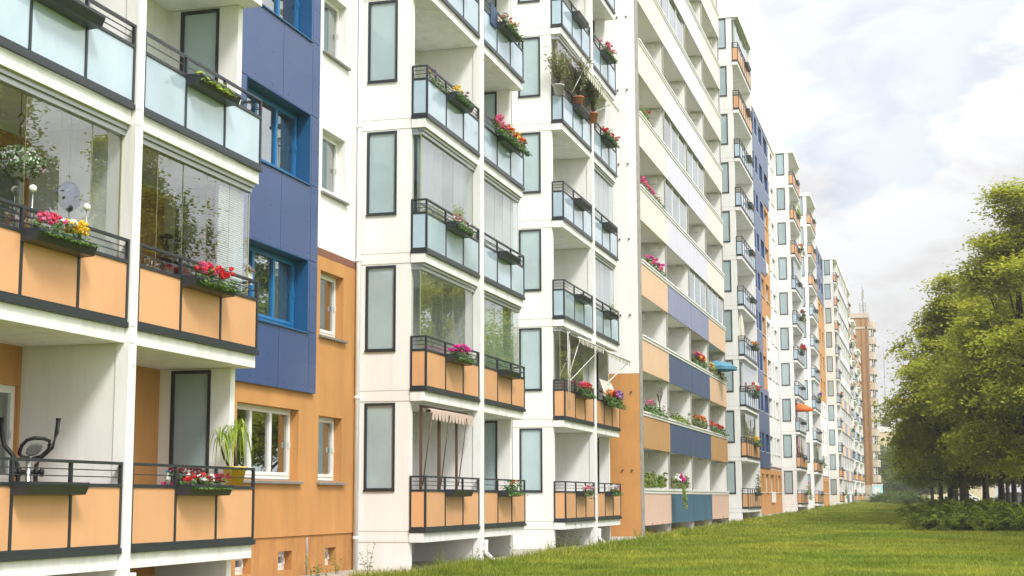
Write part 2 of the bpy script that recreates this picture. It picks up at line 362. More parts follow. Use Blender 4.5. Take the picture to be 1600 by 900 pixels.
# ------------------------------------------------------------------ balcony kit (local: x outwards from the front plane, y along the row, z from the slab's underside)
def bay_meshes(L, ret, npan=3):
    """ret: 'start' or 'end' (which end has the side return)"""
    D = {}
    fy = (lambda y: y) if ret == 'start' else (lambda y: L-y)
    def bx(mb, x0, x1, y0, y1, z0, z1): mb.box(x0, x1, fy(y0), fy(y1), z0, z1)
    s = MB(); bx(s, -1.498, -.02, .153, L, 0, .19); bx(s, -.326, -.02, -.03, .153, 0, .19)
    D['slab'] = s.mesh('balcony', 'white_concrete', 0.006)
    pitch = L/npan; r = MB()
    bx(r, -.02, .035, -.045, L, .192, .262); bx(r, -.02, .015, -.02, L, .262, .305)       # base bar
    bx(r, -.33, -.02, -.045, .0, .192, .262); bx(r, -.33, -.02, -.02, .0, .262, .305)
    bx(r, -.03, .02, -.02, L, 1.0, 1.045); bx(r, -.33, -.03, -.022, .0, 1.0, 1.045)        # ledge
    bx(r, -.028, .02, -.02, L, 1.278, 1.314); bx(r, -.33, -.028, -.022, .014, 1.278, 1.314)  # handrail
    for zz in (1.12, 1.20) if ret == 'start' and npan == 3 else (1.16,):
        bx(r, -.011, .003, 0, L, zz, zz+.013); bx(r, -.33, -.012, -.014, -.001, zz, zz+.013)
    for k in range(npan+1):
        y = min(max(k*pitch, .0), L-.045) if k else -.021
        bx(r, -.022, .0195, y, y+.042, .303, 1.279)
    bx(r, -.33, -.29, -.021, .02, .303, 1.279)
    D['railing'] = r.mesh('railing', 'anthracite', 0.003)
    ps = []
    for k in range(npan):
        p = MB(); bx(p, -.012, .004, k*pitch+.035, (k+1)*pitch-.002, .308, .998); ps.append(p.mesh('panel', 'frost'))
    p = MB(); bx(p, -.288, -.024, -.012, .004, .308, .998); ps.append(p.mesh('panel', 'frost'))
    D['panels'] = ps
    k = npan//2; ta, tb = k*pitch-.01, (k+1)*pitch+.03
    if npan > 3: tb = ta+1.6
    ta, tb = sorted((fy(ta), fy(tb)))
    t = MB()
    z0, z1, th = .90, 1.05, .012
    for prof in ([(.022, z0), (.20, z0+.012), (.20, z0+.024), (.022, z0+.012)],
                 [(.20, z0+.012), (.25, z1-.03), (.25, z1), (.238, z1), (.238, z1-.02), (.188, z0+.02)],
                 [(.022, z0+.012), (.034, z0+.012), (.034, z1), (.022, z1)]):
        t.prism(prof, ta, tb)
    for ya in (ta-.0006, tb-th+.0006): t.prism([(.021, z0-.001), (.201, z0+.010), (.251, z1-.03), (.251, z1+.001), (.021, z1+.001)], ya, ya+th)
    D['tray'] = t.mesh('planter_tray', 'anthracite')
    # frameless sliding glass between ledge and the slab above
    g = MB(); rr = random.Random(int(L*100)); n = max(5, int(L/.68)); gp = L/n; xg = -.14
    for i in range(n):
        a = rr.uniform(-.006, .006); b_ = rr.uniform(-.004, .004); y0, y1 = i*gp+.006, (i+1)*gp-.006
        za, zb = .30, 2.66
        q = [(xg-a-b_, fy(y0), za), (xg+a-b_, fy(y1), za), (xg+a+b_, fy(y1), zb), (xg-a+b_, fy(y0), zb)]
        g.quad(*q)
    g.quad((-.33, fy(.05), .30), (xg-.02, fy(.05), .30), (xg-.02, fy(.05), 2.66), (-.33, fy(.05), 2.66))
    D['glazing'] = g.mesh('glazing', 'clear_glass')
    fr = MB()
    bx(fr, xg-.06, xg+.075, .02, L, 2.735, 2.796); bx(fr, xg-.05, xg+.045, .03, L, 2.662, 2.733)
    bx(fr, -.33, xg-.061, .0, .10, 2.735, 2.796); bx(fr, -.33, xg-.051, .01, .085, 2.662, 2.733)
    D['track'] = fr.mesh('head_track', 'aluminium', 0.004)
    fr = MB(); bx(fr, xg-.03, xg+.03, .03, L, .192, .30); bx(fr, -.33, xg-.031, .02, .08, .192, .30)
    D['foot'] = fr.mesh('foot_track', 'aluminium', 0.004)
    se = MB()
    bx(se, xg-.004, xg+.006, .043, .053, .301, 2.66); bx(se, -.331, -.321, .045, .055, .301, 2.66); bx(se, xg-.004, xg+.006, L-.012, L-.002, .301, 2.66)
    for i in range(1, n): bx(se, xg-.001, xg+.003, i*gp-.003, i*gp, .301, 2.66)
    D['seal'] = se.mesh('glazing_seal', 'seal_yellow')
    c = MB(); nn = int(L/.045)
    def cx(i): return -.26+.022*math.sin(i*1.15)+.012*math.sin(i*.37+1)
    for i in range(nn):
        y0, y1 = .12+(L-.16)*i/nn, .12+(L-.16)*(i+1)/nn
        c.quad((cx(i), fy(y0), .24), (cx(i+1), fy(y1), .24), (cx(i+1), fy(y1), 2.64), (cx(i), fy(y0), 2.64), True)
    D['curtain'] = c.mesh('curtain', 'curtain_white')
    bl = MB()
    for i in range(70):
        z = .32+i*.033; bx(bl, -.215, -.195, .10, min(1.0, L*.26), z, z+.019)
    D['blind'] = bl.mesh('blind', 'blind')
    D['ret'] = ret; D['L'] = L
    return D

def add_balcony(bld, D, y, k, panel, glazed=False, curtain=None, tray=True, blind=False, simple=False):
    s = link('balcony', D['slab'], bld, (0, y, .546+2.8*k))
    link('railing', D['railing'], s)
    for p in D['panels']: link('panel', p, s, m=panel)
    if tray: link('planter_tray', D['tray'], s)
    if glazed:
        link('glazing', D['glazing'], s); link('head_track', D['track'], s); link('foot_track', D['foot'], s)
        if not simple: link('glazing_seal', D['seal'], s)
    if curtain: link('curtain', D['curtain'], s, m=curtain)
    if blind: link('blind', D['blind'], s)
    return s

WF = {}
def side_window(bld, y, k, face=-1):
    """frosted window in a side wall; face -1: seen from the -y side"""
    if 'sw' not in WF:
        f = MB(); a, b, c, d = -1.306, -.65, 1.57, 3.32; t = .048
        f.box(a, a+t, -.014, .165, c, d); f.box(b-t, b, -.014, .165, c, d); f.box(a+t, b-t, -.014, .165, c, c+t); f.box(a+t, b-t, -.014, .165, d-t, d)
        f.box(a-.008, b+.008, -.034, -.014, c-.02, c+.012)
        p = MB(); p.box(a+t-.004, b-t+.004, .03, .06, c+t-.004, d-t+.004)
        WF['sw'] = (f.mesh('window', 'anthracite', 0.003), p.mesh('pane', 'frost_window'))
    o = link('window', WF['sw'][0], bld, (0, y, 2.8*k)); link('pane', WF['sw'][1], o)

def side_wall(bld, y, K, parapet_top):
    m = MB(); a, b = -1.306, -.65
    m.box(-1.5, a, y, y+.15, -.6, parapet_top); m.box(b, -.33, y, y+.15, -.6, parapet_top)
    z = -.6
    for k in range(K):
        m.box(a, b, y+.0005, y+.1495, z, 1.57+2.8*k); z = 3.32+2.8*k
    m.box(a, b, y+.0005, y+.1495, z, parapet_top)
    for k in range(K+1): m.box(-1.5, -.33, y-.005, y, .556+2.8*k, .756+2.8*k)
    nf = len(m.f)
    for k in range(K+1):
        m.box(-1.5, -.33, y-.0025, y, .540+2.8*k, .556+2.8*k); m.box(-1.5, -.33, y-.0025, y, .756+2.8*k, .772+2.8*k)
    me = m.mesh('side_wall', 'white_render'); me.materials.append(MATS['joint'])
    me.polygons.foreach_set('material_index', [0]*nf+[1]*(len(m.f)-nf))
    link('side_wall', me, bld)

def pillar(bld, y0, y1, top):
    g = y1-y0; m = MB()
    m.box(-.14, .045, y0+.004, y0+g*.56, -.4, top); m.box(-.14, .03, y0+g*.56+.014, y1-.004, -.4, top)
    m.box(-.10, .022, y0+g*.5, y0+g*.62, -.4, top)
    for k in range(int(top/2.8)+1):
        for zz in (.55, .76): m.box(-.13, .052, y0+.002, y0+g*.57, .0+zz+2.8*k, .012+zz+2.8*k)
        m.box(.03, .06, y0+g*.57, y0+g*.70, .28+2.8*k, .34+2.8*k)
    link('pillar', m.mesh('pillar', 'white_concrete', 0.004), bld)
    p = MB(); p.box(-1.5, -.14, y0+.03, y1-.03, -.4, top); link('partition_wall', p.mesh('partition_wall', 'white_render'), bld)
    d = MB(); d.tube([(.09, y0+g*.8, .5), (.09, y0+g*.8, .22), (.30, y0+g*.8+.02, .02)], .045, 10)
    link('drain_spout', d.mesh('drain_spout', 'white_plastic'), bld)

def grid_wall(m, x0, x1, y0, y1, z0, z1, ops):
    ys = sorted({y0, y1, *[min(max(v, y0), y1) for o in ops for v in o[:2]]})
    for a, b in zip(ys, ys[1:]):
        if b-a < 1e-5: continue
        cut = sorted([(max(o[2], z0), min(o[3], z1)) for o in ops if o[0] <= a+1e-6 and o[1] >= b-1e-6 and o[3] > z0 and o[2] < z1])
        z = z0
        for c, d in cut:
            if c > z: m.box(x0, x1, a, b, z, c)
            z = max(z, d)
        if z < z1: m.box(x0, x1, a, b, z, z1)

def window(bld, y0, y1, z0, z1, x, nsash, fmat, curtain=None, sill=True, sillx=.07, smat='sill', curt_span=(0, 1), blind=False, label=None):
    """x = front face of the frame plane"""
    f = MB(); t = .055
    f.box(x-.07, x, y0, y0+t, z0, z1); f.box(x-.07, x, y1-t, y1, z0, z1); f.box(x-.07, x, y0+t, y1-t, z0, z0+t*1.2); f.box(x-.07, x, y0+t, y1-t, z1-t, z1)
    wdt = (y1-y0-2*t)/nsash
    for k in range(nsash):
        a, b = y0+t+k*wdt, y0+t+(k+1)*wdt; u = .045
        f.box(x-.06, x+.012, a+.003, a+u, z0+t*1.2, z1-t); f.box(x-.06, x+.012, b-u, b-.003, z0+t*1.2, z1-t)
        f.box(x-.06, x+.012, a+u, b-u, z0+t*1.2, z0+t*1.2+u*1.3); f.box(x-.06, x+.012, a+u, b-u, z1-t-u, z1-t)
    f.box(x+.012, x+.05, y1-t-wdt*.02-.04, y1-t-wdt*.02-.02, (z0+z1)/2-.06, (z0+z1)/2+.04)
    o = link('window', f.mesh('window', fmat, .003), bld)
    p = MB(); p.box(x-.035, x-.03, y0+t, y1-t, z0+t, z1-t); link('pane', p.mesh('pane', 'window_glass'), o)
    if curtain:
        c = MB(); a, b = y0+t+(y1-y0-2*t)*curt_span[0], y0+t+(y1-y0-2*t)*curt_span[1]; n = max(4, int((b-a)/.05))
        for i in range(n):
            ya, yb = a+(b-a)*i/n, a+(b-a)*(i+1)/n
            fx = lambda i: x-.14+.02*math.sin(i*1.4)
            c.quad((fx(i), ya, z0), (fx(i+1), yb, z0), (fx(i+1), yb, z1), (fx(i), ya, z1), True)
        link('curtain', c.mesh('curtain', curtain), o)
    if blind:
        c = MB()
        for i in range(int((z1-z0-.2)/.03)): c.box(x-.10, x-.08, y0+t, y1-t, z0+.12+i*.03, z0+.138+i*.03)
        link('blind', c.mesh('blind', 'blind'), o)
    if sill:
        s = MB(); s.prism([(x-.01, z0-.005), (sillx-1.5+.0, z0-.045), (sillx-1.5, z0-.085), (x-.01, z0-.085)], y0-.06, y1+.10)
        link('sill', s.mesh('sill', smat, .003), o)
    return o

def core(bld, y0, y1, top, xf=-2.35, roof_over=0.0):
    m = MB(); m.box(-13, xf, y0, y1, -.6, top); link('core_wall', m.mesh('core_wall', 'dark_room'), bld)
    m = MB(); m.box(-13.1, -1.495+roof_over, y0-.05, y1+.05, top, top+.35); link('roof', m.mesh('roof', 'white_concrete'), bld)

X0 = -9.644
ZT = .546+28.0

# ------------------------------------------------------------------ block 1: near twin balcony tower (A) and the blue-clad recess
A = thing('apartment_building', 'near white apartment block with orange balcony panels beside a blue clad window strip', 'apartment building', (X0, 12.95, 0), group='apartment blocks of the long row')
YA = 12.95
A1 = bay_meshes(3.47, 'start'); A2 = bay_meshes(3.50, 'end'); KA = 5
for k in range(KA):
    pm = 'panel_orange' if k < 2 else 'frost'
    add_balcony(A, A1, 0, k, pm, glazed=(k == 1))
    add_balcony(A, A2, 3.69, k, pm, glazed=(k == 1), blind=(k == 1))
top = .546+2.8*KA
pillar(A, 3.47, 3.69, top)
side_wall(A, 0, KA, top); side_wall(A, 7.04, KA, top)
for k in range(KA): side_window(A, 0, k); side_window(A, 7.04, k)
# back wall of the balconies with door openings
bw = MB(); ub = MB()
doors = []
for k in range(KA):
    z = .74+2.8*k
    for y0 in (1.35, 4.25): doors.append((y0, y0+.95, z, z+2.1)); doors.append((y0+1.05, y0+2.1, z+.85, z+2.1))
grid_wall(bw, -1.75, -1.5, 0, 7.19, -.6, 6.05, doors); grid_wall(ub, -1.75, -1.5, 0, 7.19, 6.05, top, doors)
link('back_wall', bw.mesh('back_wall', 'orange_render'), A); link('back_wall', ub.mesh('back_wall', 'white_render'), A)
for d in doors:
    if d[3]-d[2] > 1.5:
        f = MB(); y0, y1, z0, z1 = d; t = .08
        f.box(-1.62, -1.54, y0, y0+t, z0, z1); f.box(-1.62, -1.54, y1-t, y1, z0, z1); f.box(-1.62, -1.54, y0+t, y1-t, z1-t, z1); f.box(-1.62, -1.54, y0+t, y1-t, z0, z0+.7)
        o = link('balcony_door', f.mesh('balcony_door', 'brown_door', .003), A)
        p = MB(); p.box(-1.59, -1.58, y0+t, y1-t, z0+.7, z1-t); link('pane', p.mesh('pane', 'window_glass'), o)
    else: window(A, d[0], d[1], d[2], d[3], -1.55, 1, 'white_plastic', 'curtain_white', sill=False)
# recess wall: Y 20.14..27.93 -> local 7.19..14.98
def L_(y): return y-YA
ops = []
for k in range(KA):
    ops.append((L_(22.60), L_(25.13), 1.74, 3.03) if k == 0 else (L_(22.57), L_(25.305), 1.68+2.8*k, 3.06+2.8*k))
    ops.append((L_(26.05), L_(27.22), 1.74+2.8*k, 2.98+2.8*k))
cell = [(L_(24.39), L_(24.98), .14, .48), (L_(26.51), L_(27.03), .14, .48), (L_(22.7), L_(23.3), .14, .48)]
m = MB(); grid_wall(m, -1.78, -1.5, 7.19, 14.98, .74, 6.05, ops); link('wall', m.mesh('wall', 'orange_render'), A)
m = MB(); grid_wall(m, -1.80, -1.525, 7.19, 14.98, -.6, .735, cell); link('plinth', m.mesh('plinth', 'plinth_orange'), A)
m = MB(); grid_wall(m, -1.78, -1.497, L_(25.73), 14.98, 6.05, 6.20, []); link('stripe', m.mesh('stripe', 'brown_stripe'), A)
m = MB(); grid_wall(m, -1.78, -1.5, 7.19, 14.98, 6.20, top, ops); m.box(-1.78, -1.5, 7.19, L_(25.73), 6.05, 6.20); link('upper_wall', m.mesh('upper_wall', 'white_render'), A)
for c in cell:
    window(A, c[0], c[1], c[2], c[3], -1.68, 1, 'white_plastic', sill=False)
# blue rainscreen cladding, 6 cm proud, in separate boards with open seams
bl = MB(); zs = [3.36]+[v for k in range(1, KA) for v in (1.70+2.8*k, 3.05+2.8*k)]+[top]
ya, yb, yc, yd = 7.19, L_(22.62), L_(25.30), L_(25.375)
xs0, xs1 = -1.5, -1.43; gp = .006
wy0, wy1 = L_(22.62), L_(25.30)
for i, (za, zb) in enumerate(zip(zs, zs[1:])):
    iswin = i % 2 == 1
    if not iswin:
        for a, b in ((ya, wy0-.8), (wy0-.8, L_(24.05)), (L_(24.05), yd)): bl.box(xs0+.02, xs1, a+gp, b-gp, za+gp, zb-gp)
    else:
        bl.box(xs0+.02, xs1, ya, wy0-.05-gp, za+gp, zb-gp); bl.box(xs0+.02, xs1, wy1+.0, yd-gp, za+gp, zb-gp)
    bl.box(xs0+.02, xs1, yd+gp, L_(25.73), za+gp, zb-gp)
link('cladding', bl.mesh('cladding', 'blue_panel', .002), A)
sm = MB(); grid_wall(sm, -1.5, -1.478, ya, L_(25.725), 3.37, top, [(wy0-.06, wy1+.01, 1.69+2.8*k, 3.06+2.8*k) for k in range(1, KA)]); link('cladding_seam', sm.mesh('cladding_seam', 'seam'), A)
rv = MB()
for i, (za, zb) in enumerate(zip(zs, zs[1:])):
    for yy in (L_(22.1), L_(22.9), L_(23.6), L_(24.3), L_(25.25), L_(25.5), L_(25.66)):
        if i % 2 == 1 and yy < L_(25.4): continue
        for zz in (za+.12, (za+zb)/2, zb-.12):
            rv.tube([(xs1, yy, zz), (xs1+.005, yy, zz)], .011, 6)
link('rivets', rv.mesh('rivets', 'rivet'), A)
curt = {1: 'curtain_lace', 2: 'curtain_grey', 3: 'curtain_brown', 4: 'curtain_white'}
for k in range(1, KA):
    z0, z1 = 1.70+2.8*k, 3.05+2.8*k
    q = MB(); xr0, xr1 = -1.74, -1.425
    q.box(xr0, xr1, wy1-.012, wy1+.004, z0, z1); q.box(xr0, xr1, wy0-.054, wy0-.04, z0, z1)
    q.box(xr0, xr1, wy0-.04, wy1-.012, z1-.016, z1); q.prism([(xr0, z0+.03), (xr1+.03, z0-.015), (xr1+.03, z0-.04), (xr0, z0-.02)], wy0-.1, wy1+.03)
    link('window_surround', q.mesh('window_surround', 'blue_reveal'), A)
    window(A, wy0-.035, wy1-.02, z0+.04, z1-.02, -1.70, 3, 'blue_frame', curt[k], sill=False, curt_span=(0.45, 1.0))
window(A, L_(22.60), L_(25.13), 1.76, 3.03, -1.67, 3, 'white_plastic', 'curtain_brown', curt_span=(.8, 1.0))
sc_ = {0: None, 1: 'curtain_brown', 2: 'curtain_grey', 3: 'curtain_white', 4: None}
for k in range(KA):
    window(A, L_(26.05), L_(27.22), 1.76+2.8*k, 2.98+2.8*k, -1.67, 1, 'white_plastic', sc_[k], blind=(k == 0), curt_span=(0, .8))
d = MB(); d.tube([(-1.44, 14.90, -.1), (-1.44, 14.90, top)], .05, 10)
for k in range(KA): d.tube([(-1.44, 14.90, .60+2.8*k), (-1.44, 14.90, .66+2.8*k)], .06, 10)
link('downpipe', d.mesh('downpipe', 'white_concrete'), A)
cn = MB()
cn.tube([(-1.515, L_(25.62), .0), (-1.515, L_(25.62), .70)], .02, 8)
link('cable_conduit', cn.mesh('cable_conduit', 'grey_steel'), A)
core(A, 0, 14.98, top)

# ------------------------------------------------------------------ twin balcony towers B and C
def twin_tower(label, Y0, K, glaz, dz=0.0, L1=3.62, y2=3.94, L2=3.53, notray=()):
    b = thing('apartment_building', label, 'apartment building', (X0, Y0, dz), group='apartment blocks of the long row')
    m1, m2 = bay_meshes(L1, 'start'), bay_meshes(L2, 'end')
    top = .546+2.8*K
    for k in range(K):
        pm = 'panel_orange' if k < 2 else 'frost'
        for n, (D, y) in enumerate(((m1, 0), (m2, y2))):
            g = glaz.get((n, k)); add_balcony(b, D, y, k, pm, glazed=g is not None, curtain=g or None)
    pillar(b, L1, y2, top); tot = y2+L2
    side_wall(b, 0, K, top); side_wall(b, tot-.15, K, top)
    for k in range(K): side_window(b, 0, k); side_window(b, tot-.15, k)
    m = MB(); m.box(-1.75, -1.5, .16, tot+.6, -.6, top); link('back_wall', m.mesh('back_wall', 'white_render'), b)
    core(b, .1, tot+4.0, top)
    m = MB(); m.box(-1.8, -1.52, tot+.6, tot+4.4, -.6, top); link('recess_wall', m.mesh('recess_wall', 'white_render'), b)
    return b
B = twin_tower('white balcony block with tall frosted side windows right of the blue clad strip', 27.93, 6,
               {(0, 1): '', (0, 2): 'curtain_grey', (1, 1): 'curtain_green', (1, 2): 'curtain_white'})
C = twin_tower('white balcony block with striped awnings in front of the orange gable wall', 39.68, 7,
               {(0, 1): '', (0, 4): '', (1, 2): 'curtain_white', (1, 3): 'curtain_white'}, dz=.02)

# ------------------------------------------------------------------ loggia slabs D and H
def loggia_block(label, Y0, ycols, xp, dz, K, cols, gable=None, glazed=(), fullglaze=False):
    b = thing('apartment_building', label, 'apartment building', (X0, Y0, dz), group='apartment blocks of the long row')
    top = .546+2.8*K; n = len(ycols)-1
    tot = ycols[-1]
    if gable:
        zc = 5.93
        m = MB(); m.box(-5.0, xp-.01, -.02, .55, -.6, zc); link('gable_wall', m.mesh('gable_wall', 'orange_render'), b)
        m = MB(); m.box(-5.0, xp-.01, -.02, .55, zc, top); link('gable_wall', m.mesh('gable_wall', 'white_render'), b)
        r = MB(); r.tube([(0, -.02, 0), (0, -.075, 0)], .035, 8); rm = r.mesh('wall_anchor', 'brown_metal')
        for k in range(0, K):
            for x in (-.63, -.98): link('wall_anchor', rm, b, (x, 0, 2.45+2.8*k))
        g = MB(); g.box(xp-.008, xp+.03, .02, .52, -.5, top); link('edge_strip', g.mesh('edge_strip', 'grey_steel'), b)
    for k in range(K):
        s = MB(); s.box(-1.9, xp-.04, ycols[0], tot, .56+2.8*k, .76+2.8*k)
        link('floor_slab', s.mesh('floor_slab', 'ceiling_white'), b)
        for i in range(n):
            y0, y1 = ycols[i]+.03, ycols[i+1]-.03
            p = MB(); p.box(xp-.02, xp+.02, y0, y1, .47+2.8*k, 1.625+2.8*k)
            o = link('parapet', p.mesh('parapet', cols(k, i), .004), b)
            h = MB(); zb = 1.635+2.8*k
            h.box(xp-.03, xp+.05, y0-.02, y1+.0, zb, zb+.06); h.box(xp-.03, xp+.02, y0, y1, zb+.06, zb+.10); h.box(xp-.04, xp+.075, y0-.02, y1, zb+.10, zb+.165)
            link('handrail', h.mesh('handrail', 'white_plastic', .004), o)
            if fullglaze or (i, k) in glazed:
                f = MB(); z0, z1 = 1.81+2.8*k, 3.34+2.8*k; ns = 4 if fullglaze else 3; wd = (y1-y0-.3)/ns
                for q in range(ns+1): f.box(xp-.12, xp-.05, y0+q*wd, y0+q*wd+.07, z0, z1)
                f.box(xp-.12, xp-.05, y0, y0+ns*wd, z0, z0+.08); f.box(xp-.12, xp-.05, y0, y0+ns*wd, z1-.08, z1)
                w_ = link('window', f.mesh('window', 'white_plastic'), b)
                g = MB(); g.box(xp-.09, xp-.085, y0, y0+ns*wd, z0+.05, z1-.05); link('pane', g.mesh('pane', 'window_glass'), w_)
                c = MB(); c.box(xp-.30, xp-.28, y0+.1, y0+ns*wd-.1, z0-.6, z1); link('curtain', c.mesh('curtain', 'curtain_white'), w_)
    for i in range(n+1):
        y = ycols[i]
        m = MB(); m.box(-1.9, xp-.06, y-.09, y+.09, -.4, top)
        for k in range(K):
            if i: m.box(xp-.62, xp-.34, y-.24, y-.09, 2.98+2.8*k, 3.24+2.8*k); m.box(xp-1.1, xp-.88, y-.2, y-.09, 3.02+2.8*k, 3.25+2.8*k)
        link('partition_wall', m.mesh('partition_wall', 'white_render'), b)
        m = MB(); m.box(xp-.058, xp-.022, y-.10, y+.10, -.4, top); link('steel_post', m.mesh('steel_post', 'grey_steel'), b)
    m = MB(); m.box(-2.1, -1.9, ycols[0], tot, -.6, top); link('back_wall', m.mesh('back_wall', 'ceiling_white'), b)
    m = MB(); m.box(-1.9, xp-.5, ycols[0], tot, -.6, .2); link('base_wall', m.mesh('base_wall', 'plinth_orange'), b)
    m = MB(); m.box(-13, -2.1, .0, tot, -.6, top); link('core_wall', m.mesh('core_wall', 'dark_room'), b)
    m = MB(); m.box(-13.1, xp+.02, -.05, tot+.05, top, top+.35); link('roof', m.mesh('roof', 'white_concrete'), b)
    return b
def dcol(k, i):  # parapets pale upwards: part paint scheme, part glare put into the colour
    o = i in (0, 3)
    if k == 0: return 'pink_panel' if o else 'teal_panel'
    if k == 1: return 'tan_panel' if o else 'slate_panel'
    if k == 2: return 'peach_panel' if o else 'slate_panel'
    if k == 3: return 'peach_panel' if o else 'lilac_panel'
    if k in (4, 7): return 'glare_cream_panel' if o else 'glare_lilac_panel'
    return 'glare_cream_panel' if o else 'glare_lilac_panel'
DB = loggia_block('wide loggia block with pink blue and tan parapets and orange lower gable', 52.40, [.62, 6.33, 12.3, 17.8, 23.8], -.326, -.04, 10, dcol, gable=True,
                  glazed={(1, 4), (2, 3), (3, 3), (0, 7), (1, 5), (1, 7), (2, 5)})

# ------------------------------------------------------------------ single-bay towers with a window wall behind them (E, F, G, H and the far ones)
def bay_tower(label, Y0, L, npan, dz, K, glaz, ytop_orange, recess=None, yend=None):
    b = thing('apartment_building', label, 'apartment building', (X0, Y0, dz), group='apartment blocks of the long row')
    D = bay_meshes(L, 'start', npan); top = .546+2.8*K
    for k in range(K):
        pm = 'panel_orange' if (k < 2 or k >= K-ytop_orange) else 'frost'
        g = glaz.get(k)
        add_balcony(b, D, 0, k, pm, glazed=g is not None, curtain=g or None, simple=True)
    s = MB(); s.box(-1.495, .06, -.04, L+.25, top, top+.30); link('roof_overhang', s.mesh('roof_overhang', 'white_concrete', .005), b)
    side_wall(b, 0, K, top)
    for k in range(K): side_window(b, 0, k)
    m = MB(); m.box(-1.5, -.02, L+.05, L+.2, -.6, top); link('end_wall', m.mesh('end_wall', 'white_render'), b)
    yw0 = L+.2; ye = yend
    ops = []
    if recess:
        segs, wins = recess
        for (a, c) in wins:
            for k in range(K): ops.append((a, c, 1.74+2.8*k, 3.02+2.8*k))
        mm = {}
        for (a, c, k0, k1, mt) in segs:
            z0 = -.6 if k0 == 0 else .75+2.8*k0-.15; z1 = .75+2.8*k1-.15 if k1 < K else top
            grid_wall(mm.setdefault(mt, MB()), -1.75, -1.5 if mt != 'blue_panel' else -1.44, a, c, z0, z1, ops)
        for mt, q in mm.items():
            nm = {'orange_render': 'wall', 'blue_panel': 'cladding', 'white_render': 'upper_wall', 'lilac_panel': 'cladding'}[mt]
            link(nm, q.mesh(nm, mt), b)
        q = MB(); q.box(-1.7, -1.49, segs[0][0]+.0, ye, 3.45, 3.62); link('stripe', q.mesh('stripe', 'brown_stripe'), b)
        fm = {}
        for (a, c) in wins:
            for k in range(K):
                fr = 'white_plastic'
                x = -1.66; t = .06; f = MB(); z0, z1 = 1.76+2.8*k, 3.0+2.8*k
                f.box(x-.06, x, a, a+t, z0, z1); f.box(x-.06, x, c-t, c, z0, z1); f.box(x-.06, x, a+t, c-t, z0, z0+t); f.box(x-.06, x, a+t, c-t, z1-t, z1)
                if c-a > 1.5: f.box(x-.06, x, (a+c)/2-.04, (a+c)/2+.04, z0+t, z1-t)
                f.box(x-.0, -1.43, a-.05, c+.05, z0-.06, z0-.02)
                o = link('window', f.mesh('window', fr), b)
                p = MB(); p.box(x-.035, x-.03, a+t, c-t, z0+t, z1-t); link('pane', p.mesh('pane', 'window_glass'), o)
        pl = MB(); pl.box(-1.7, -1.505, yw0, ye, -.6, .70)
    else:
        m = MB(); m.box(-1.75, -1.5, yw0, ye, -.6, top); link('wall', m.mesh('wall', 'white_render'), b)
    m = MB(); m.box(-1.75, -1.502, 0.05, yw0, -.6, top); link('back_wall', m.mesh('back_wall', 'white_render'), b)
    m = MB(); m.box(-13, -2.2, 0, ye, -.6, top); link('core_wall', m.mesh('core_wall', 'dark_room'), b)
    m = MB(); m.box(-13.1, -1.40, -.0, ye, top, top+.35); link('roof', m.mesh('roof', 'white_concrete'), b)
    d = MB()
    d.tube([(-1.38, yw0+2.6, 0), (-1.38, yw0+2.6, top)], .07, 8); link('downpipe', d.mesh('downpipe', 'white_plastic'), b)
    return b
YE = 81.9
l = lambda y: y-YE
E_ = bay_tower('white balcony tower before a blue and orange wall behind the wide loggia block', YE, 6.3, 6, .10, 10,
               {1: '', 2: 'curtain_white', 9: 'curtain_white'}, 2,
               ([(6.5, l(116.9), 0, 1, 'orange_render'), (6.5, l(108.3), 1, 3, 'blue_panel'), (l(108.3), l(116.9), 1, 5, 'white_render'),
                 (6.5, l(105.2), 3, 10, 'blue_panel'), (l(105.2), l(108.3), 3, 6, 'orange_render'), (l(105.2), l(108.3), 6, 10, 'blue_panel'),
                 (l(108.3), l(112.0), 5, 6, 'orange_render'), (l(112.0), l(116.9), 5, 10, 'white_render'), (l(108.3), l(112.0), 6, 8, 'orange_render'), (l(108.3), l(112.0), 8, 10, 'blue_panel')],
                [(l(93.0), l(95.6)), (l(97.3), l(99.0)), (l(100.6), l(102.2)), (l(103.0), l(104.3)), (l(105.6), l(107.6)), (l(108.8), l(111.2)), (l(112.3), l(113.2)), (l(114.2), l(116.2))]), l(116.9))
pn = MB()
for k in (0, 1, 4, 6):
    for a, c in ((l(108.9), l(110.0)), (l(110.2), l(111.2)))[:2 if k == 0 else 1]:
        pn = MB(); pn.box(-1.48, -1.40, a, c, 1.0+2.8*k, 1.78+2.8*k); link('window_box', pn.mesh('window_box', 'white_plastic', .01), E_)
YF = 117.0; l2 = lambda y: y-YF
F_ = bay_tower('white balcony tower with a red curtained first floor balcony', YF, 6.0, 5, .20, 10, {1: 'curtain_red', 2: '', 6: ''}, 3, None, 17.6)
YG = 134.7
G_ = bay_tower('white balcony tower standing before a narrow orange wall strip', YG, 6.2, 5, .21, 10, {1: 'curtain_green', 3: 'curtain_white'}, 3,
               ([(6.4, 37.6, 0, 1, 'orange_render'), (6.4, 37.6, 1, 4, 'white_render'), (6.4, 13, 4, 7, 'white_render'), (13, 37.6, 4, 8, 'orange_render'), (6.4, 13, 7, 10, 'blue_panel'), (13, 37.6, 8, 10, 'blue_panel')],
                [(8, 9.5), (11, 12.5), (14, 16), (18, 20), (22, 24), (26, 28), (30, 32), (34, 36)]), 37.6)
H1 = bay_tower('white balcony tower joined to a row of lilac glazed loggias', 172.5, 3.0, 3, .24, 10, {1: '', 4: 'curtain_white', 5: '', 6: ''}, 3, None, 3.4)
def hcol(k, i):
    if k == 0: return 'slate_panel' if i in (1, 3) else 'glare_cream_panel'
    if k <= 4: return 'lilac_panel' if i in (1, 3) else 'peach_panel'
    return 'glare_lilac_panel'
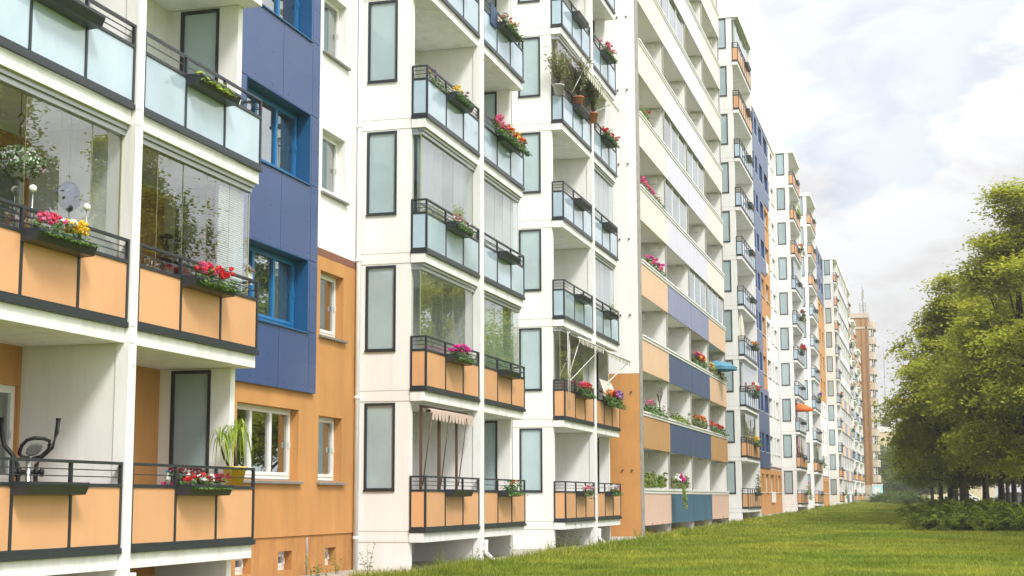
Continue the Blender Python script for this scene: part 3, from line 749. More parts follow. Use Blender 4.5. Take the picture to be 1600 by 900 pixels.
H2 = loggia_block('far glazed loggia block with lilac parapets and white posts', 175.9, [.1, 5.4, 10.7, 16.0, 21.3], 0.0, .24, 10, hcol, fullglaze=True)
for q, (yy, ye, lb) in enumerate(((197.6, 13.9, 'far white balcony tower next to the lilac loggia block'), (211.6, 13.9, 'far white balcony tower between two others before the brown tower'), (225.6, 15.5, 'farthest white balcony tower touching the brown stone tower'))):
    bay_tower(lb, yy, 6.0, 3, .26+.03*q, 10-q, {}, 2, None, ye)

# ------------------------------------------------------------------ haze
hm = bpy.data.materials.new('haze'); hm.use_nodes = True; ht = hm.node_tree; ht.nodes.clear()
ho = ht.nodes.new('ShaderNodeOutputMaterial'); hv = ht.nodes.new('ShaderNodeVolumePrincipled')
hv.inputs['Color'].default_value = (1.0, 0.97, 0.93, 1); hv.inputs['Density'].default_value = 0.0006; hv.inputs['Anisotropy'].default_value = 0.3
ht.links.new(hv.outputs[0], ho.inputs['Volume'])
MATS['haze'] = hm
mb = MB(); mb.box(-60, 60, -30, 420, -1.6, 42); hz = link('haze', mb.mesh('haze', 'haze')); tag(hz, 'thin pale summer haze along the row', 'haze', kind='stuff')
sc.cycles.volume_bounces = 0; sc.cycles.volume_max_steps = 64

# brown tower at the far end of the row
T = thing('tower_block', 'tan stone tower with curved window bay at the far end of the row', 'tower', (-8.85, 245, gz(245)))
m = MB(); m.box(-14, 0, 0, 14, 2.6, 29.6); link('wall', m.mesh('wall', 'stone_tan'), T)
m = MB(); m.box(-14, .02, -.05, 14, -.6, 2.6); link('base_wall', m.mesh('base_wall', 'stone_pale'), T)
m = MB(); m.box(-14, .1, -.15, 14, 29.6, 30.4); m.box(-14, .05, -.1, 14, 27.8, 28.1); link('cornice', m.mesh('cornice', 'stone_pale'), T)
m = MB(); m.box(-.45, -.15, -.1, .0, 2.6, 29.6); m.box(-1.2, -1.0, -.07, 0, 2.6, 29.6); link('stone_rib', m.mesh('stone_rib', 'stone_brown'), T)
for k in range(11):
    z = 3.0+2.48*k
    m = MB(); i0 = len(m.v)
    prof = [(0.0, .3), (.75, .3), (1.05, .9), (1.15, 3.0), (1.05, 5.2), (.75, 5.8), (0.0, 5.8)]
    nn = len(prof)
    for zz in (z, z+1.15): m.v += [(x, y, zz) for x, y in prof]
    for a in range(nn-1): m.f.append((a, a+1, nn+a+1, nn+a)); m.sm.append(False)
    m.f.append(tuple(reversed(range(nn)))); m.f.append(tuple(range(nn, 2*nn))); m.sm += [False, False]
    o = link('bay_band', m.mesh('bay_band', 'stone_pale'), T)
    if k < 10:
        m = MB(); m.box(.05, .72, .5, 5.6, z+1.15, z+2.48); o2 = link('bay_window', m.mesh('bay_window', 'window_dark' if 'window_dark' in MATS else 'dark_room'), T)
        f = MB()
        for x in (.06, .36, .66): f.box(x, x+.07, .42, .5, z+1.15, z+2.48)
        f.box(.05, .73, .43, .49, z+1.75, z+1.82); link('window_frame', f.mesh('window_frame', 'white_plastic'), o2)
        f = MB(); f.box(.12, .35, .45, .48, z+1.3, z+2.3); link('curtain', f.mesh('curtain', 'curtain_white'), o2)
AN = thing('antenna', 'grey antenna cluster on top of the tan stone tower', 'antenna', (-9.6, 247, gz(245)+30.4))
m = MB(); m.tube([(0, 0, 0), (0, 0, 4.6)], .09, 8)
for z in (.6, 1.4): m.tube([(-.5, 0, z), (.5, 0, z)], .05, 6)
link('pole', m.mesh('pole', 'grey_steel'), AN)
m = MB()
for x, z in ((-.5, .3), (.42, .4), (-.12, 2.2), (.12, 2.6)): m.box(x-.1, x+.1, -.15, .1, z, z+1.5)
link('panel', m.mesh('panel', 'grey_pot'), AN)

# far building, mast, kiosk
FB = thing('far_building', 'hazy beige building with grey upper floor and yellow roof sign behind the trees', 'building', (-11, 330, 0))
m = MB(); m.box(0, 24, 0, 12, 0, 15.6); link('wall', m.mesh('wall', 'far_wall'), FB)
m = MB(); m.box(0, 24, 1.5, 12, 15.6, 21.8); link('upper_wall', m.mesh('upper_wall', 'far_grey'), FB)
m = MB(); m.box(0.1, 24, -.1, 0, 15.6, 16.7); link('balustrade', m.mesh('balustrade', 'white_plastic'), FB)
for a, b_ in ((1.2, 3.4), (5.6, 6.6), (7.5, 8.4)):
    m = MB(); m.box(a, b_, 1.38, 1.5, 16.6, 19.0); o = link('window', m.mesh('window', 'white_plastic'), FB)
    m = MB(); m.box(a+.15, b_-.15, 1.33, 1.38, 16.8, 18.8); link('pane', m.mesh('pane', 'dark_room'), o)
m = MB(); m.box(5.2, 8.6, 2.0, 2.6, 21.8, 23.0); link('roof_sign', m.mesh('roof_sign', 'sign_yellow'), FB)
MA = thing('mast', 'thin tall mast on the roof of the far beige building', 'mast', (-8.9, 334, 21.8))
m = MB(); m.tube([(0, 0, 0), (0, 0, 6)], .12, 8, .1); link('pole', m.mesh('pole', 'grey_steel'), MA)
m = MB(); m.tube([(0, 0, 6), (0, 0, 14)], .07, 6, .03); link('rod', m.mesh('rod', 'grey_steel'), MA)
KI = thing('portable_cabin', 'pale blue cabin at the foot of the tan tower', 'cabin', (-8.0, 238, gz(238)))
m = MB(); m.box(-.75, .75, -.6, .6, 0, 2.5); link('body', m.mesh('body', 'tarp_blue', .05), KI)
m = MB(); m.box(-.82, .82, -.66, .66, 2.5, 2.65); link('roof', m.mesh('roof', 'white_plastic', .04), KI)
m = MB(); m.box(-.35, .35, -.63, -.6, .1, 2.1); link('door', m.mesh('door', 'car_white'), KI)

# ------------------------------------------------------------------ trees
def leaf_quads(cent, nrm, size, g, wid=0.55, droop=0.0):
    """rhombic leaf faces at cent (n,3) with rough normals nrm, size (n,)"""
    n = len(cent)
    nrm = nrm/np.linalg.norm(nrm, axis=1, keepdims=True)
    d = g.normal(size=(n, 3)); d[:, 2] -= droop; d -= nrm*(d*nrm).sum(1, keepdims=True); d /= np.linalg.norm(d, axis=1, keepdims=True)+1e-9
    s = np.cross(nrm, d); h = (size*.5)[:, None]; w_ = (size*wid*.5)[:, None]
    v = np.stack([cent-d*h, cent+s*w_+d*h*.1, cent+d*h, cent-s*w_+d*h*.1], 1).reshape(-1, 3)
    q = np.arange(n*4).reshape(n, 4)
    return v, q

def crown_mesh(seed, h, r, z0, nclump, nleaf, lsize, leafmat):
    g = np.random.default_rng(seed)
    zc = z0+(h-z0)*.40; nb = 44
    def env(t): return r*np.where(t < .3, .72+.28*t/.3, np.clip((1.03-t)/.73, 0, 1)**.78)
    t_ = g.uniform(0, 1, 400); t_ = t_[g.uniform(0, 1, 400) < (env(t_)/r)**1.3+.06][:nb]; nb = len(t_)
    an = g.uniform(0, 2*math.pi, nb)+np.arange(nb)*2.4; rd = env(t_)*np.sqrt(g.uniform(.12, .80, nb))
    lob = np.stack([rd*np.cos(an), rd*np.sin(an), z0+.35+(h-z0-.7)*t_], 1)
    lr = g.uniform(.24, .42, nb)*r*np.clip(env(t_)/r*1.2, .5, 1.0)
    V = []; 
    for i in range(nclump):
        b = g.integers(nb); u1 = g.normal(size=3); u1 /= np.linalg.norm(u1); u1[2] = u1[2]*.75+.1
        c = lob[b]+u1*lr[b]*g.uniform(.55, 1.12)
        if c[2] < z0: c[2] = z0+g.uniform(-.2, .7)
        rc = g.uniform(.26, .58)*(r/3.5)**.5
        outd = np.array([c[0], c[1], (c[2]-zc)*.5]); outd /= np.linalg.norm(outd)+1e-6
        n = int(nleaf*g.uniform(.6, 1.3))
        p_ = g.normal(size=(n, 3))*np.array([rc, rc, rc*.36])
        p_[:, 2] -= .28*(p_[:, 0]*outd[0]+p_[:, 1]*outd[1])+.12*np.abs(p_[:, 0]*outd[1]-p_[:, 1]*outd[0])   # sprays droop outwards
        nr = outd*.35+np.array([0, 0, .9])+g.normal(size=(n, 3))*.45
        V.append((c+p_, nr, g.uniform(.7, 1.25, n)*lsize))
    C = np.concatenate([a for a, _, _ in V]); Nn = np.concatenate([a for _, a, _ in V]); S = np.concatenate([a for _, _, a in V])
    v, q = leaf_quads(C, Nn, S, g, .62, .5)
    return npmesh('crown', v, q, leafmat), lob

def trunk_mesh(seed, h, lob, rt, zsplit):
    g = random.Random(seed); m = MB()
    pts = [(0, 0, -.3), (g.uniform(-.05, .05), g.uniform(-.05, .05), max(zsplit, 2.4)*.5), (g.uniform(-.1, .1), g.uniform(-.1, .1), max(zsplit, 2.4)), (g.uniform(-.3, .3), g.uniform(-.3, .3), h*.62), (0, 0, h*.86)]
    m.tube([(0, 0, -.3), (0, 0, .25)], rt*1.35, 10, rt*1.02); m.tube(pts, rt, 10, rt*.18)
    for i in range(0, len(lob), 2):
        p = lob[i]; z = max(2.2, min(p[2]*.62, h*.6)); a = (0, 0, z)
        mid = (p[0]*.5, p[1]*.5, z+(p[2]-z)*.42)
        m.tube([a, mid, tuple(p)], rt*.34, 6, rt*.06)
    return m.mesh('trunk', 'bark')

TREES = {}
def tree_kind(key, seed, h, r, z0, ncl, nlf, ls, lm, rt):
    cm, lob = crown_mesh(seed, h, r, z0, ncl, nlf, ls, lm); TREES[key] = (trunk_mesh(seed, h, lob, rt, z0*1.0), cm)
tree_kind('a', 3, 14.2, 3.4, 2.7, 820, 78, .21, 'linden_leaf', .24)
tree_kind('b', 5, 17.8, 4.6, 2.9, 1100, 78, .22, 'linden_leaf', .27)
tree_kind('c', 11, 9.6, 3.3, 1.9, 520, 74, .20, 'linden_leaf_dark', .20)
tree_kind('f', 17, 11.5, 4.2, 1.0, 260, 40, .42, 'far_leaf', .3)
def tree(key, x, y, label, s=1.0, rz=0.0, group='linden trees along the lawn'):
    t = thing('linden_tree', label, 'tree', (x, y, gz(y)), rz, group); t.scale = (s, s, s)
    link('trunk', TREES[key][0], t); link('crown', TREES[key][1], t)
    return t
for key, x, y, s, rz, lb in (
    ('a', 1.6, 80, .98, .4, 'yellow green linden whose trunk stands farthest left behind the juniper bushes'),
    ('b', 4.3, 70.5, .87, 1.3, 'tallest linden at the frame edge with its crown reaching the top'),
    ('a', 3.05, 91, 1.02, 2.2, 'linden with its trunk just right of the leftmost trunk'),
    ('a', 4.25, 99, 1.08, 3.4, 'linden in the second line of trunks behind the tallest linden'),
    ('b', 5.6, 97, .98, 4.4, 'linden with a thick trunk near the frame edge behind the tallest linden'),
    ('a', 5.7, 112, 1.05, 5.1, 'linden deep in the grove behind the thick trunks'),
    ('b', 8.4, 104, .95, .9, 'linden at the back of the grove beside the street'),
    ('b', 8.0, 80, 1.0, 2.9, 'linden standing to the right of the tallest linden'),
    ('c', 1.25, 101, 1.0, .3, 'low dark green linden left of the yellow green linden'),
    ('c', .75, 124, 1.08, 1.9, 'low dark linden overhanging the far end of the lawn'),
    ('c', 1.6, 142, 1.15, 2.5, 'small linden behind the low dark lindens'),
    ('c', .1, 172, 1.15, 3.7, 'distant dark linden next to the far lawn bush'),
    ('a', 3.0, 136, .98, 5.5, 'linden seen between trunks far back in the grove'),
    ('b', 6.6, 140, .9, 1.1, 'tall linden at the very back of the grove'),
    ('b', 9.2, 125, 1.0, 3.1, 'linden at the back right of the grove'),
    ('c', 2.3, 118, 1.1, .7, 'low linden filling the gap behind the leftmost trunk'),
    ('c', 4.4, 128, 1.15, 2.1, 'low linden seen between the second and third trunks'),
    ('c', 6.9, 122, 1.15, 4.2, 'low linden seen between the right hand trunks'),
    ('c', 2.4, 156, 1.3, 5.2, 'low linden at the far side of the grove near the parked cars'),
    ('a', 7.6, 65, 1.05, 4.0, 'linden outside the frame right of the tallest linden'),
    ('b', 9.4, 50.5, .86, 2.0, 'linden outside the frame mirrored in the second glazed balcony'),
    ('b', 9.6, 40, .9, 5.0, 'linden outside the frame mirrored in the nearest glazed balcony'),
    ('a', 11.5, 30, 1.1, 2.4, 'linden outside the frame opposite the nearest balconies'),
):
    tree(key, x, y, lb, s, rz)
for x, y, s, rz, lb in ((-8.3, 300, 1.05, .2, 'pale green tree beside the tan tower foot'), (-5.6, 290, 1.15, 1.5, 'pale green round tree below the beige far building'), (-2.6, 275, 1.1, 2.6, 'pale green tree right of the beige far building'), (1.5, 270, 1.2, 3.9, 'pale green tree hidden behind the lindens')):
    tree('f', x, y, lb, s, rz, 'pale trees beyond the lawn')

# ------------------------------------------------------------------ junipers
def juniper_mesh(seed, r, h, ns, leafm='juniper'):
    """arching plumes: each a main axis with short side twigs carrying narrow needles sprays"""
    g = np.random.default_rng(seed); C = []; Nn = []; S = []
    for i in range(ns):
        az = g.uniform(0, 2*math.pi); el = g.uniform(.05, 1.0)**1.3*1.15; L = r*g.uniform(.55, 1.25)*(1-.25*el)
        hd = np.array([math.cos(az), math.sin(az), 0.]); d = hd*math.cos(el)+np.array([0, 0, math.sin(el)*h/r*1.45])
        side = np.array([-hd[1], hd[0], 0.]); b0 = np.array([g.normal()*r*.3, g.normal()*r*.3, .03])
        n = 120; t = g.uniform(.15, 1, n); sgn = g.choice([-1, 1], n); u = g.uniform(0, 1, n); tw = u*.26*(1.08-t)*sgn
        ax = b0+d*L*t[:, None]-np.array([0, 0, 1.])*(t[:, None]**2.6)*L*.34
        p_ = ax+side*tw[:, None]+hd*(np.abs(tw)*.9)[:, None]-np.array([0, 0, 1.])*(np.abs(tw)*.25)[:, None]+g.normal(size=(n, 3))*.012
        C.append(p_); Nn.append(np.array([0, 0, 1.])+hd*.25+g.normal(size=(n, 3))*.28); S.append(g.uniform(.09, .17, n))
    v, q = leaf_quads(np.concatenate(C), np.concatenate(Nn), np.concatenate(S), g, .30)
    v[:, 2] = np.maximum(v[:, 2], .0)
    return npmesh('foliage', v, q, leafm)
JM = [juniper_mesh(21, 1.85, 1.1, 190), juniper_mesh(22, 1.6, .95, 170), juniper_mesh(23, 2.0, 1.25, 210)]
tw = MB()
for k in range(7):
    a = k*.9; tw.tube([(0, 0, -.1), (.35*math.cos(a), .35*math.sin(a), .18), (.9*math.cos(a), .9*math.sin(a), .5)], .03, 6, .008)
TW = tw.mesh('stem', 'bark')
def bush(i, x, y, s, rz, lb):
    t = thing('juniper_bush', lb, 'bush', (x, y, gz(y)), rz, 'spreading junipers along the lawn edge'); t.scale = (s, s, s*1.45)
    link('foliage', JM[i], t); link('stem', TW, t)
for a in ((0, .75, 61.5, 1.0, 0, 'low juniper with its feathery tips reaching farthest onto the lawn'), (2, 2.5, 63.2, 1.0, 1, 'juniper behind the second gap of tree trunks'), (1, 3.3, 60.6, 1.0, 2.3, 'juniper at the lawn edge by the frame edge'),
          (0, 4.9, 62.5, 1.1, 3.3, 'juniper farthest right along the lawn edge'), (2, 1.2, 66.0, 1.0, 4.1, 'juniper under the leftmost linden trunk'), (1, 3.9, 66.5, 1.1, 5, 'juniper in the second row under the tallest linden'),
          (2, 6.6, 64.0, 1.0, .6, 'juniper outside the frame edge'), (0, .7, 72.0, .9, 1.7, 'small juniper left of the leftmost linden'), (1, .5, 84, .95, 2.8, 'juniper where the lawn bends beside the low dark lindens'), (0, .0, 99, 1.0, 3.9, 'juniper under the low dark linden'), (2, .9, 90, 1.0, 1.2, 'juniper in the shade of the grove'),
          (2, 2.6, 78, 1.0, 2.0, 'juniper among the linden trunks')):
    bush(*a)
HM = juniper_mesh(31, 1.7, 1.5, 420, 'far_leaf')
for x, y, s, lb in ((-6.0, 205, 1.25, 'round light green shrub beside the pale blue cabin'), (-3.9, 196, 1.3, 'round light green shrub in the middle of the lawn end'), (-2.3, 184, 1.2, 'round light green shrub nearest the grove')):
    t = thing('round_shrub', lb, 'bush', (x, y, gz(y)), x, 'shrubs at the far lawn end'); t.scale = (s, s, s*1.1); link('foliage', HM, t)

# parked cars half hidden behind the grove
def car(x, y, m, lb):
    t = thing('parked_car', lb, 'car', (x, y, gz(y)), .1, 'cars parked on the street behind the grove')
    b = MB(); b.prism([(-2.1, .35), (-2.1, .8), (-1.4, .92), (-.7, 1.42), (.9, 1.45), (1.6, .98), (2.15, .85), (2.15, .35)], -.85, .85); link('body', b.mesh('body', m, .05), t)
    g = MB(); g.prism([(-1.2, .98), (-.66, 1.36), (.86, 1.39), (1.4, 1.0)], -.86, .86); link('window', g.mesh('window', 'dark_room'), t)
    for px in (-1.35, 1.35):
        for py in (-.8, .8):
            q = MB(); q.tube([(px, py-.1, .33), (px, py+.1, .33)], .33, 16); link('wheel', q.mesh('wheel', 'black_plastic'), t)
for a in ((14.5, 150, 'car_white', 'white parked car seen between the right hand trunks'), (11.0, 158, 'car_teal', 'teal parked car seen between trunks'), (8.0, 166, 'car_red', 'dark grey parked car beyond the juniper'), (3.0, 176, 'car_white', 'white parked car beyond the low dark lindens')):
    car(*a)

# ------------------------------------------------------------------ grass blades
def grass():
    g = np.random.default_rng(5)
    n = 330000
    y = 23+ (g.uniform(0, 1, n)**2.5)*200
    wd = g.uniform(0, 1, n); xl = -9.3; xr = 1.0+y*.075
    x = xl+wd*(xr-xl)
    ok = (x > -9.25)
    x, y = x[ok], y[ok]; n = len(x)
    patch_ = np.sin(x*1.3+.5*np.sin(y*.7))*np.sin(y*.9+1.3*np.sin(x*.5))
    h = (.055+.05*g.uniform(0, 1, n)**2+.025*patch_)*(1+.004*(y-23))
    h = np.maximum(h, .02)
    # longer unmown fringe along the walls
    fr = (x < -8.55); h[fr] *= g.uniform(1.2, 3.0, fr.sum())
    wv = (.008+.00042*(y-20))*g.uniform(.8, 1.6, n)
    az = g.uniform(0, 2*math.pi, n); ln = g.normal(0, .5, (n, 2))*h[:, None]
    z = np.maximum(0, (y-40)*.0044)
    b1 = np.stack([x-np.cos(az)*wv, y-np.sin(az)*wv, z], 1); b2 = np.stack([x+np.cos(az)*wv, y+np.sin(az)*wv, z], 1)
    t = np.stack([x+ln[:, 0], y+ln[:, 1], z+h], 1)
    v = np.stack([b1, b2, t], 1).reshape(-1, 3)
    me = npmesh('grass', v, np.arange(len(v)).reshape(-1, 3), 'grass_blade', 3)
    tag(link('grass', me), 'short green grass blades of the lawn', 'grass', kind='stuff')
grass()
for nm_ in ('grass_blade', 'lawn'):
    t = MATS[nm_].node_tree; b = t.nodes['Principled BSDF']; src = b.inputs['Base Color'].links[0].from_socket
    gg_ = t.nodes.new('ShaderNodeNewGeometry'); n_ = t.nodes.new('ShaderNodeTexNoise'); n_.inputs['Scale'].default_value = 0.16; n_.inputs['Detail'].default_value = 7; n_.inputs['Roughness'].default_value = 0.72
    t.links.new(gg_.outputs['Position'], n_.inputs[0]); r_ = t.nodes.new('ShaderNodeValToRGB')
    el = r_.color_ramp.elements; el[0].position = 0.36; el[0].color = (0.62, 0.80, 0.75, 1); el[1].position = 0.64; el[1].color = (1.30, 1.12, 1.25, 1); e3 = el.new(0.5); e3.color = (1, 1, 1, 1)
    t.links.new(n_.outputs['Fac'], r_.inputs[0]); mm = t.nodes.new('ShaderNodeMix'); mm.data_type = 'RGBA'; mm.blend_type = 'MULTIPLY'; mm.inputs[0].default_value = 1.0
    t.links.new(src, mm.inputs[6]); t.links.new(r_.outputs[0], mm.inputs[7])
    for lk in list(src.links):
        if lk.to_node != mm and lk.to_socket.name in ('Base Color', 'Color'): t.links.new(mm.outputs[2], lk.to_socket)
def weed_mesh(seed, h):
    g = np.random.default_rng(seed); r = random.Random(seed); st = MB(); C = []; Nn = []; S = []
    for k in range(5):
        a = r.uniform(0, 6.28); hh = h*r.uniform(.55, 1.1); lx, ly = r.uniform(-.16, .16), r.uniform(-.16, .16)
        st.tube([(lx*.3, ly*.3, -.03), (lx*.7, ly*.7, hh*.5), (lx*1.3, ly*1.3, hh)], .005, 5, .002)
        for j in range(26):
            t = r.uniform(.08, 1.02); d = .12*(1.05-t*.6); p = np.array([lx*(.3+t), ly*(.3+t), hh*t])
            C.append(p+g.normal(size=3)*d*.5); Nn.append(np.array([0, 0, 1.])+g.normal(size=3)*.6); S.append(r.uniform(.035, .085))
    v, q = leaf_quads(np.array(C), np.array(Nn), np.array(S), g, .42)
    return st.mesh('stem', 'weed_leaf'), npmesh('foliage', v, q, 'weed_leaf')
WM = [weed_mesh(41, .55), weed_mesh(42, .8), weed_mesh(43, .38)]
wl = [(-9.45, 28.3, 2, 1.0, 'yellow green weed in front of the corner of the nearer white balcony block'), (-9.75, 29.1, 1, .8, 'tall weed growing in the gravel under the nearer white balcony block'), (-9.2, 29.6, 0, .9, 'bushy weed at the lawn edge under the nearer white balcony block'),
      (-9.35, 31.2, 1, .75, 'climbing weed before the pillar of the nearer white balcony block'), (-9.4, 33.2, 1, .8, 'weed under the second ground floor balcony of the nearer block'), (-9.3, 36.8, 1, .9, 'tall weed between the two white balcony blocks'), (-9.5, 37.6, 0, 1, 'weed at the side wall of the farther white balcony block'),
      (-9.6, 40.7, 1, 1.25, 'tall leafy weed under the farther white balcony block'), (-9.5, 42.0, 1, .8, 'weed in front of the farther block pillar'), (-9.45, 38.8, 1, 1.0, 'weed at the corner of the farther white balcony block'), (-9.7, 50.4, 0, 1.1, 'weed at the foot of the orange gable'), (-9.5, 51.6, 1, .9, 'tall weed beside the orange gable corner'),
      (-9.5, 54.5, 1, .8, 'weed before the first pink parapet'), (-9.5, 58.5, 1, .9, 'weed before the first teal parapet'), (-9.5, 65.0, 1, .8, 'weed before the second teal parapet'), (-9.45, 71.5, 0, 1.0, 'weed before the last pink parapet'), (-9.4, 79.5, 1, 1.2, 'weed at the corner of the tower after the loggias'),
      (-10.9, 25.4, 0, .9, 'weed below the first cellar window'), (-10.8, 26.2, 1, .8, 'tall yellow flowering weed between the cellar windows'), (-10.6, 27.3, 1, 1.0, 'tall weed at the downpipe corner'), (-10.3, 24.3, 0, 1.0, 'weed bed left of the cellar windows')]
for x, y, i, s, lb in wl:
    t = thing('weed', lb, 'weed', (x, y, gz(y)), x*7+y, 'weeds along the foot of the row'); t.scale = (s*.8, s*.8, s*.72)
    link('stem', WM[i][0], t); link('foliage', WM[i][1], t)

# ------------------------------------------------------------------ balcony plants
CYCLE = [0]
def flowers(label, loc, length, blooms, h=.2, wdt=.13, leafm='plant_leaf', nleaf=None, nb=None, trail=0.0, along='y', bsz=.035, pot=None, group='planted flower trays on the railings', name='flower_box_plant', lsz=.055):
    CYCLE[0] += 1; g = np.random.default_rng(100+CYCLE[0])
    t = thing(name, label, 'flowers' if blooms else 'plant', loc, 0 if along == 'y' else -math.pi/2, group)
    bsz *= .86; trail = trail or (.07 if along == 'y' and h < .5 else 0.0)
    n = nleaf or int(520*length*(h/.2))
    y = g.uniform(-length/2, length/2, n); lump = .6+.4*np.sin(y*9+CYCLE[0])+.15*np.sin(y*23)
    zz = g.uniform(0, 1, n)**.7*h*np.clip(lump, .35, 1.2); x = g.normal(0, wdt*.45, n)+trail*.4
    if trail:
        k = g.uniform(0, 1, n) < .4; zz[k] = -g.uniform(0, trail, k.sum()); x[k] = np.abs(x[k])+.09
    C = np.stack([x, y, zz], 1); nr = np.stack([g.normal(0, .6, n)+.5, g.normal(0, .6, n), np.ones(n)], 1)
    v, q = leaf_quads(C, nr, g.uniform(.6, 1.3, n)*lsz, g, .7)
    link('foliage', npmesh('foliage', v, q, leafm), t)
    if blooms:
        m = int((nb or int(16*length/.9))*1.35)
        for bi, (bc, fr, (u0, u1)) in enumerate(blooms):
            Cs = []; Ns = []; Ss = []
            for i in range(max(2, int(m*fr))):
                yc = (u0+(u1-u0)*g.uniform()-.5)*length; c = np.array([g.normal(0.02, wdt*.5)+trail*.2, yc, h*(.6+.55*g.uniform())])
                k = 22; u = g.normal(size=(k, 3)); u /= np.linalg.norm(u, axis=1, keepdims=True)
                Cs.append(c+u*bsz*np.array([1, 1, .75])); Ns.append(u+g.normal(size=(k, 3))*.3); Ss.append(g.uniform(.7, 1.2, k)*bsz*1.15)
            v, q = leaf_quads(np.concatenate(Cs), np.concatenate(Ns), np.concatenate(Ss), g, .9)
            link('blossoms', npmesh('blossoms', v, q, 'bloom_'+bc), t)
    return t
TRX = X0+.135
def tray_at(b, bay, k, f=0.0):
    """centre of the planter tray on a balcony: building, bay (0/1), floor"""
    spec = {'A': (12.95, (0, 3.47), (3.69, 3.50), 0), 'B': (27.93, (0, 3.62), (3.94, 3.53), 0), 'C': (39.68, (0, 3.62), (3.94, 3.53), .02)}[b]
    y0, L = spec[1+bay]
    return (TRX, spec[0]+y0+L/2+f, spec[3]+.546+2.8*k+1.0)
full = lambda *c: [(x, 1.0/len(c), (0, 1)) for x in c]
a = tray_at('A', 0, 1)
flowers('pink geraniums growing with yellow and white pansies in the nearest glazed balcony tray', (a[0], a[1]-.05, a[2]), .98, [('pink', .45, (0, .5)), ('red', .15, (.15, .3)), ('white', .45, (.45, .75)), ('yellow', 1.5, (.66, 1.0))], .24, .12, bsz=.032, nb=26, trail=.001)
a = tray_at('A', 1, 1)
flowers('dense red geraniums in the tray of the second glazed balcony', (a[0], a[1], a[2]), 1.05, [('red', 1.0, (.1, 1)), ('pink', .3, (.25, .6))], .25, .14, bsz=.042, nb=24, trail=.05)
a = tray_at('A', 1, 0)
flowers('red and white petunias in the tray beside the yellow pot', (a[0], a[1]-.05, a[2]), 1.05, [('red', .5, (0, 1)), ('white', .3, (.1, .7)), ('deep_red', .7, (0, 1))], .17, .12, bsz=.03, nb=30, trail=.001)
flowers('dark red flowers in a red box behind the railing of the yellow pot balcony', (X0-.13, a[1]-.1, a[2]+.1), .9, [('deep_red', 1.0, (0, 1)), ('white', .2, (.3, 1))], .16, .10, bsz=.024, nb=26, leafm='plant_leaf')
rb = thing('flower_box', 'dark red flower box hanging inside the railing of the yellow pot balcony', 'flower box', (X0-.13, a[1]-.1, a[2]-.07))
m = MB(); m.prism([(-.07, 0), (.07, 0), (.09, .16), (.07, .16), (.06, .03), (-.06, .03), (-.07, .16), (-.09, .16)], -.5, .5); link('box', m.mesh('box', 'canvas_magenta', .004), rb)
m = MB()
for y in (-.35, .35): m.box(.07, .11, y, y+.03, .02, .2)
link('bracket', m.mesh('bracket', 'anthracite'), rb)
a = tray_at('A', 1, 2)
flowers('lime green salad leaves in the topmost tray of the near block', (a[0], a[1]-.1, a[2]-.02), 1.0, None, .17, .09, 'lime_leaf', nleaf=110, lsz=.10, trail=.001)
def ft(b, bay, k, label, bl, **kw):
    f = kw.pop('f', 0.0); ln = kw.pop('ln', 1.05); a = tray_at(b, bay, k, f); flowers(label, a, ln, bl, **kw)
ft('B', 0, 3, 'yellow and violet pansies in a tray above two glazed balconies', [('yellow', .6, (0, .7)), ('deep_red', .3, (.6, 1)), ('white', .3, (0, 1))], h=.22, ln=.9, f=-.15)
flowers('white and violet flowers on the railing near the corner of that balcony', (X0-.06, 28.6, .546+8.4+1.06), .9, [('white', .5, (0, 1)), ('purple', .4, (0, .5)), ('yellow', .2, (0, .6))], .22, .08, bsz=.03, nb=14, nleaf=160)
ft('B', 0, 2, 'small pink and cream flowers in the tray between two glazed balconies', [('pink', .5, (0, 1)), ('white', .35, (0, 1)), ('deep_red', .3, (0, 1))], h=.2, bsz=.025)
ft('B', 0, 1, 'bright magenta geraniums in an orange panelled balcony tray', [('magenta', 1.3, (0, 1))], h=.24, bsz=.045)
ft('B', 1, 0, 'green herbs in the tray beside the closed white parasol', [('orange', .12, (.3, .8))], h=.26, leafm='plant_leaf', nleaf=700, ln=1.1)
ft('B', 1, 3, 'mixed pink red and yellow flowers crowding a fourth floor railing', [('pink', .8, (0, .5)), ('red', .8, (.2, 1)), ('yellow', .4, (.4, 1)), ('white', .4, (.2, .9))], h=.34, ln=2.6, bsz=.045, nb=34)
ft('B', 1, 4, 'red and white flowers in the top tray of the nearer white balcony block', [('red', .5, (0, 1)), ('white', .3, (0, 1)), ('yellow', .2, (.3, 1))], h=.28, ln=1.3)
ft('C', 0, 0, 'sparse pink and dry flowers in a ground floor tray', [('pink', .5, (0, 1)), ('white', .2, (0, 1))], h=.18, leafm='olive_leaf', trail=.18, nleaf=220)
ft('C', 1, 0, 'white and lilac flowers in a ground floor tray beside the orange gable', [('white', .8, (0, .7)), ('lilac', .6, (.3, 1))], h=.22)
ft('C', 0, 1, 'red geraniums under the raised striped awning', [('red', .9, (0, 1)), ('pink', .3, (0, .4))], h=.3, ln=1.5, bsz=.045)
ft('C', 1, 1, 'large purple red and orange flowers hanging over a balcony beside the orange gable', [('orange', .5, (0, .35)), ('red', .7, (.2, .8)), ('purple', .9, (.4, 1)), ('lilac', .3, (.5, 1))], h=.32, ln=2.3, bsz=.055, nb=34, trail=.15)
ft('C', 1, 4, 'red flowers in a tray right of the potted oleanders', [('red', .8, (0, 1)), ('white', .2, (0, 1))], h=.26, ln=1.6, bsz=.05)
ft('C', 1, 5, 'pale pink flowers in the highest tray before the gable', [('pink', .9, (0, 1)), ('white', .3, (0, 1))], h=.3, ln=1.3, bsz=.05)

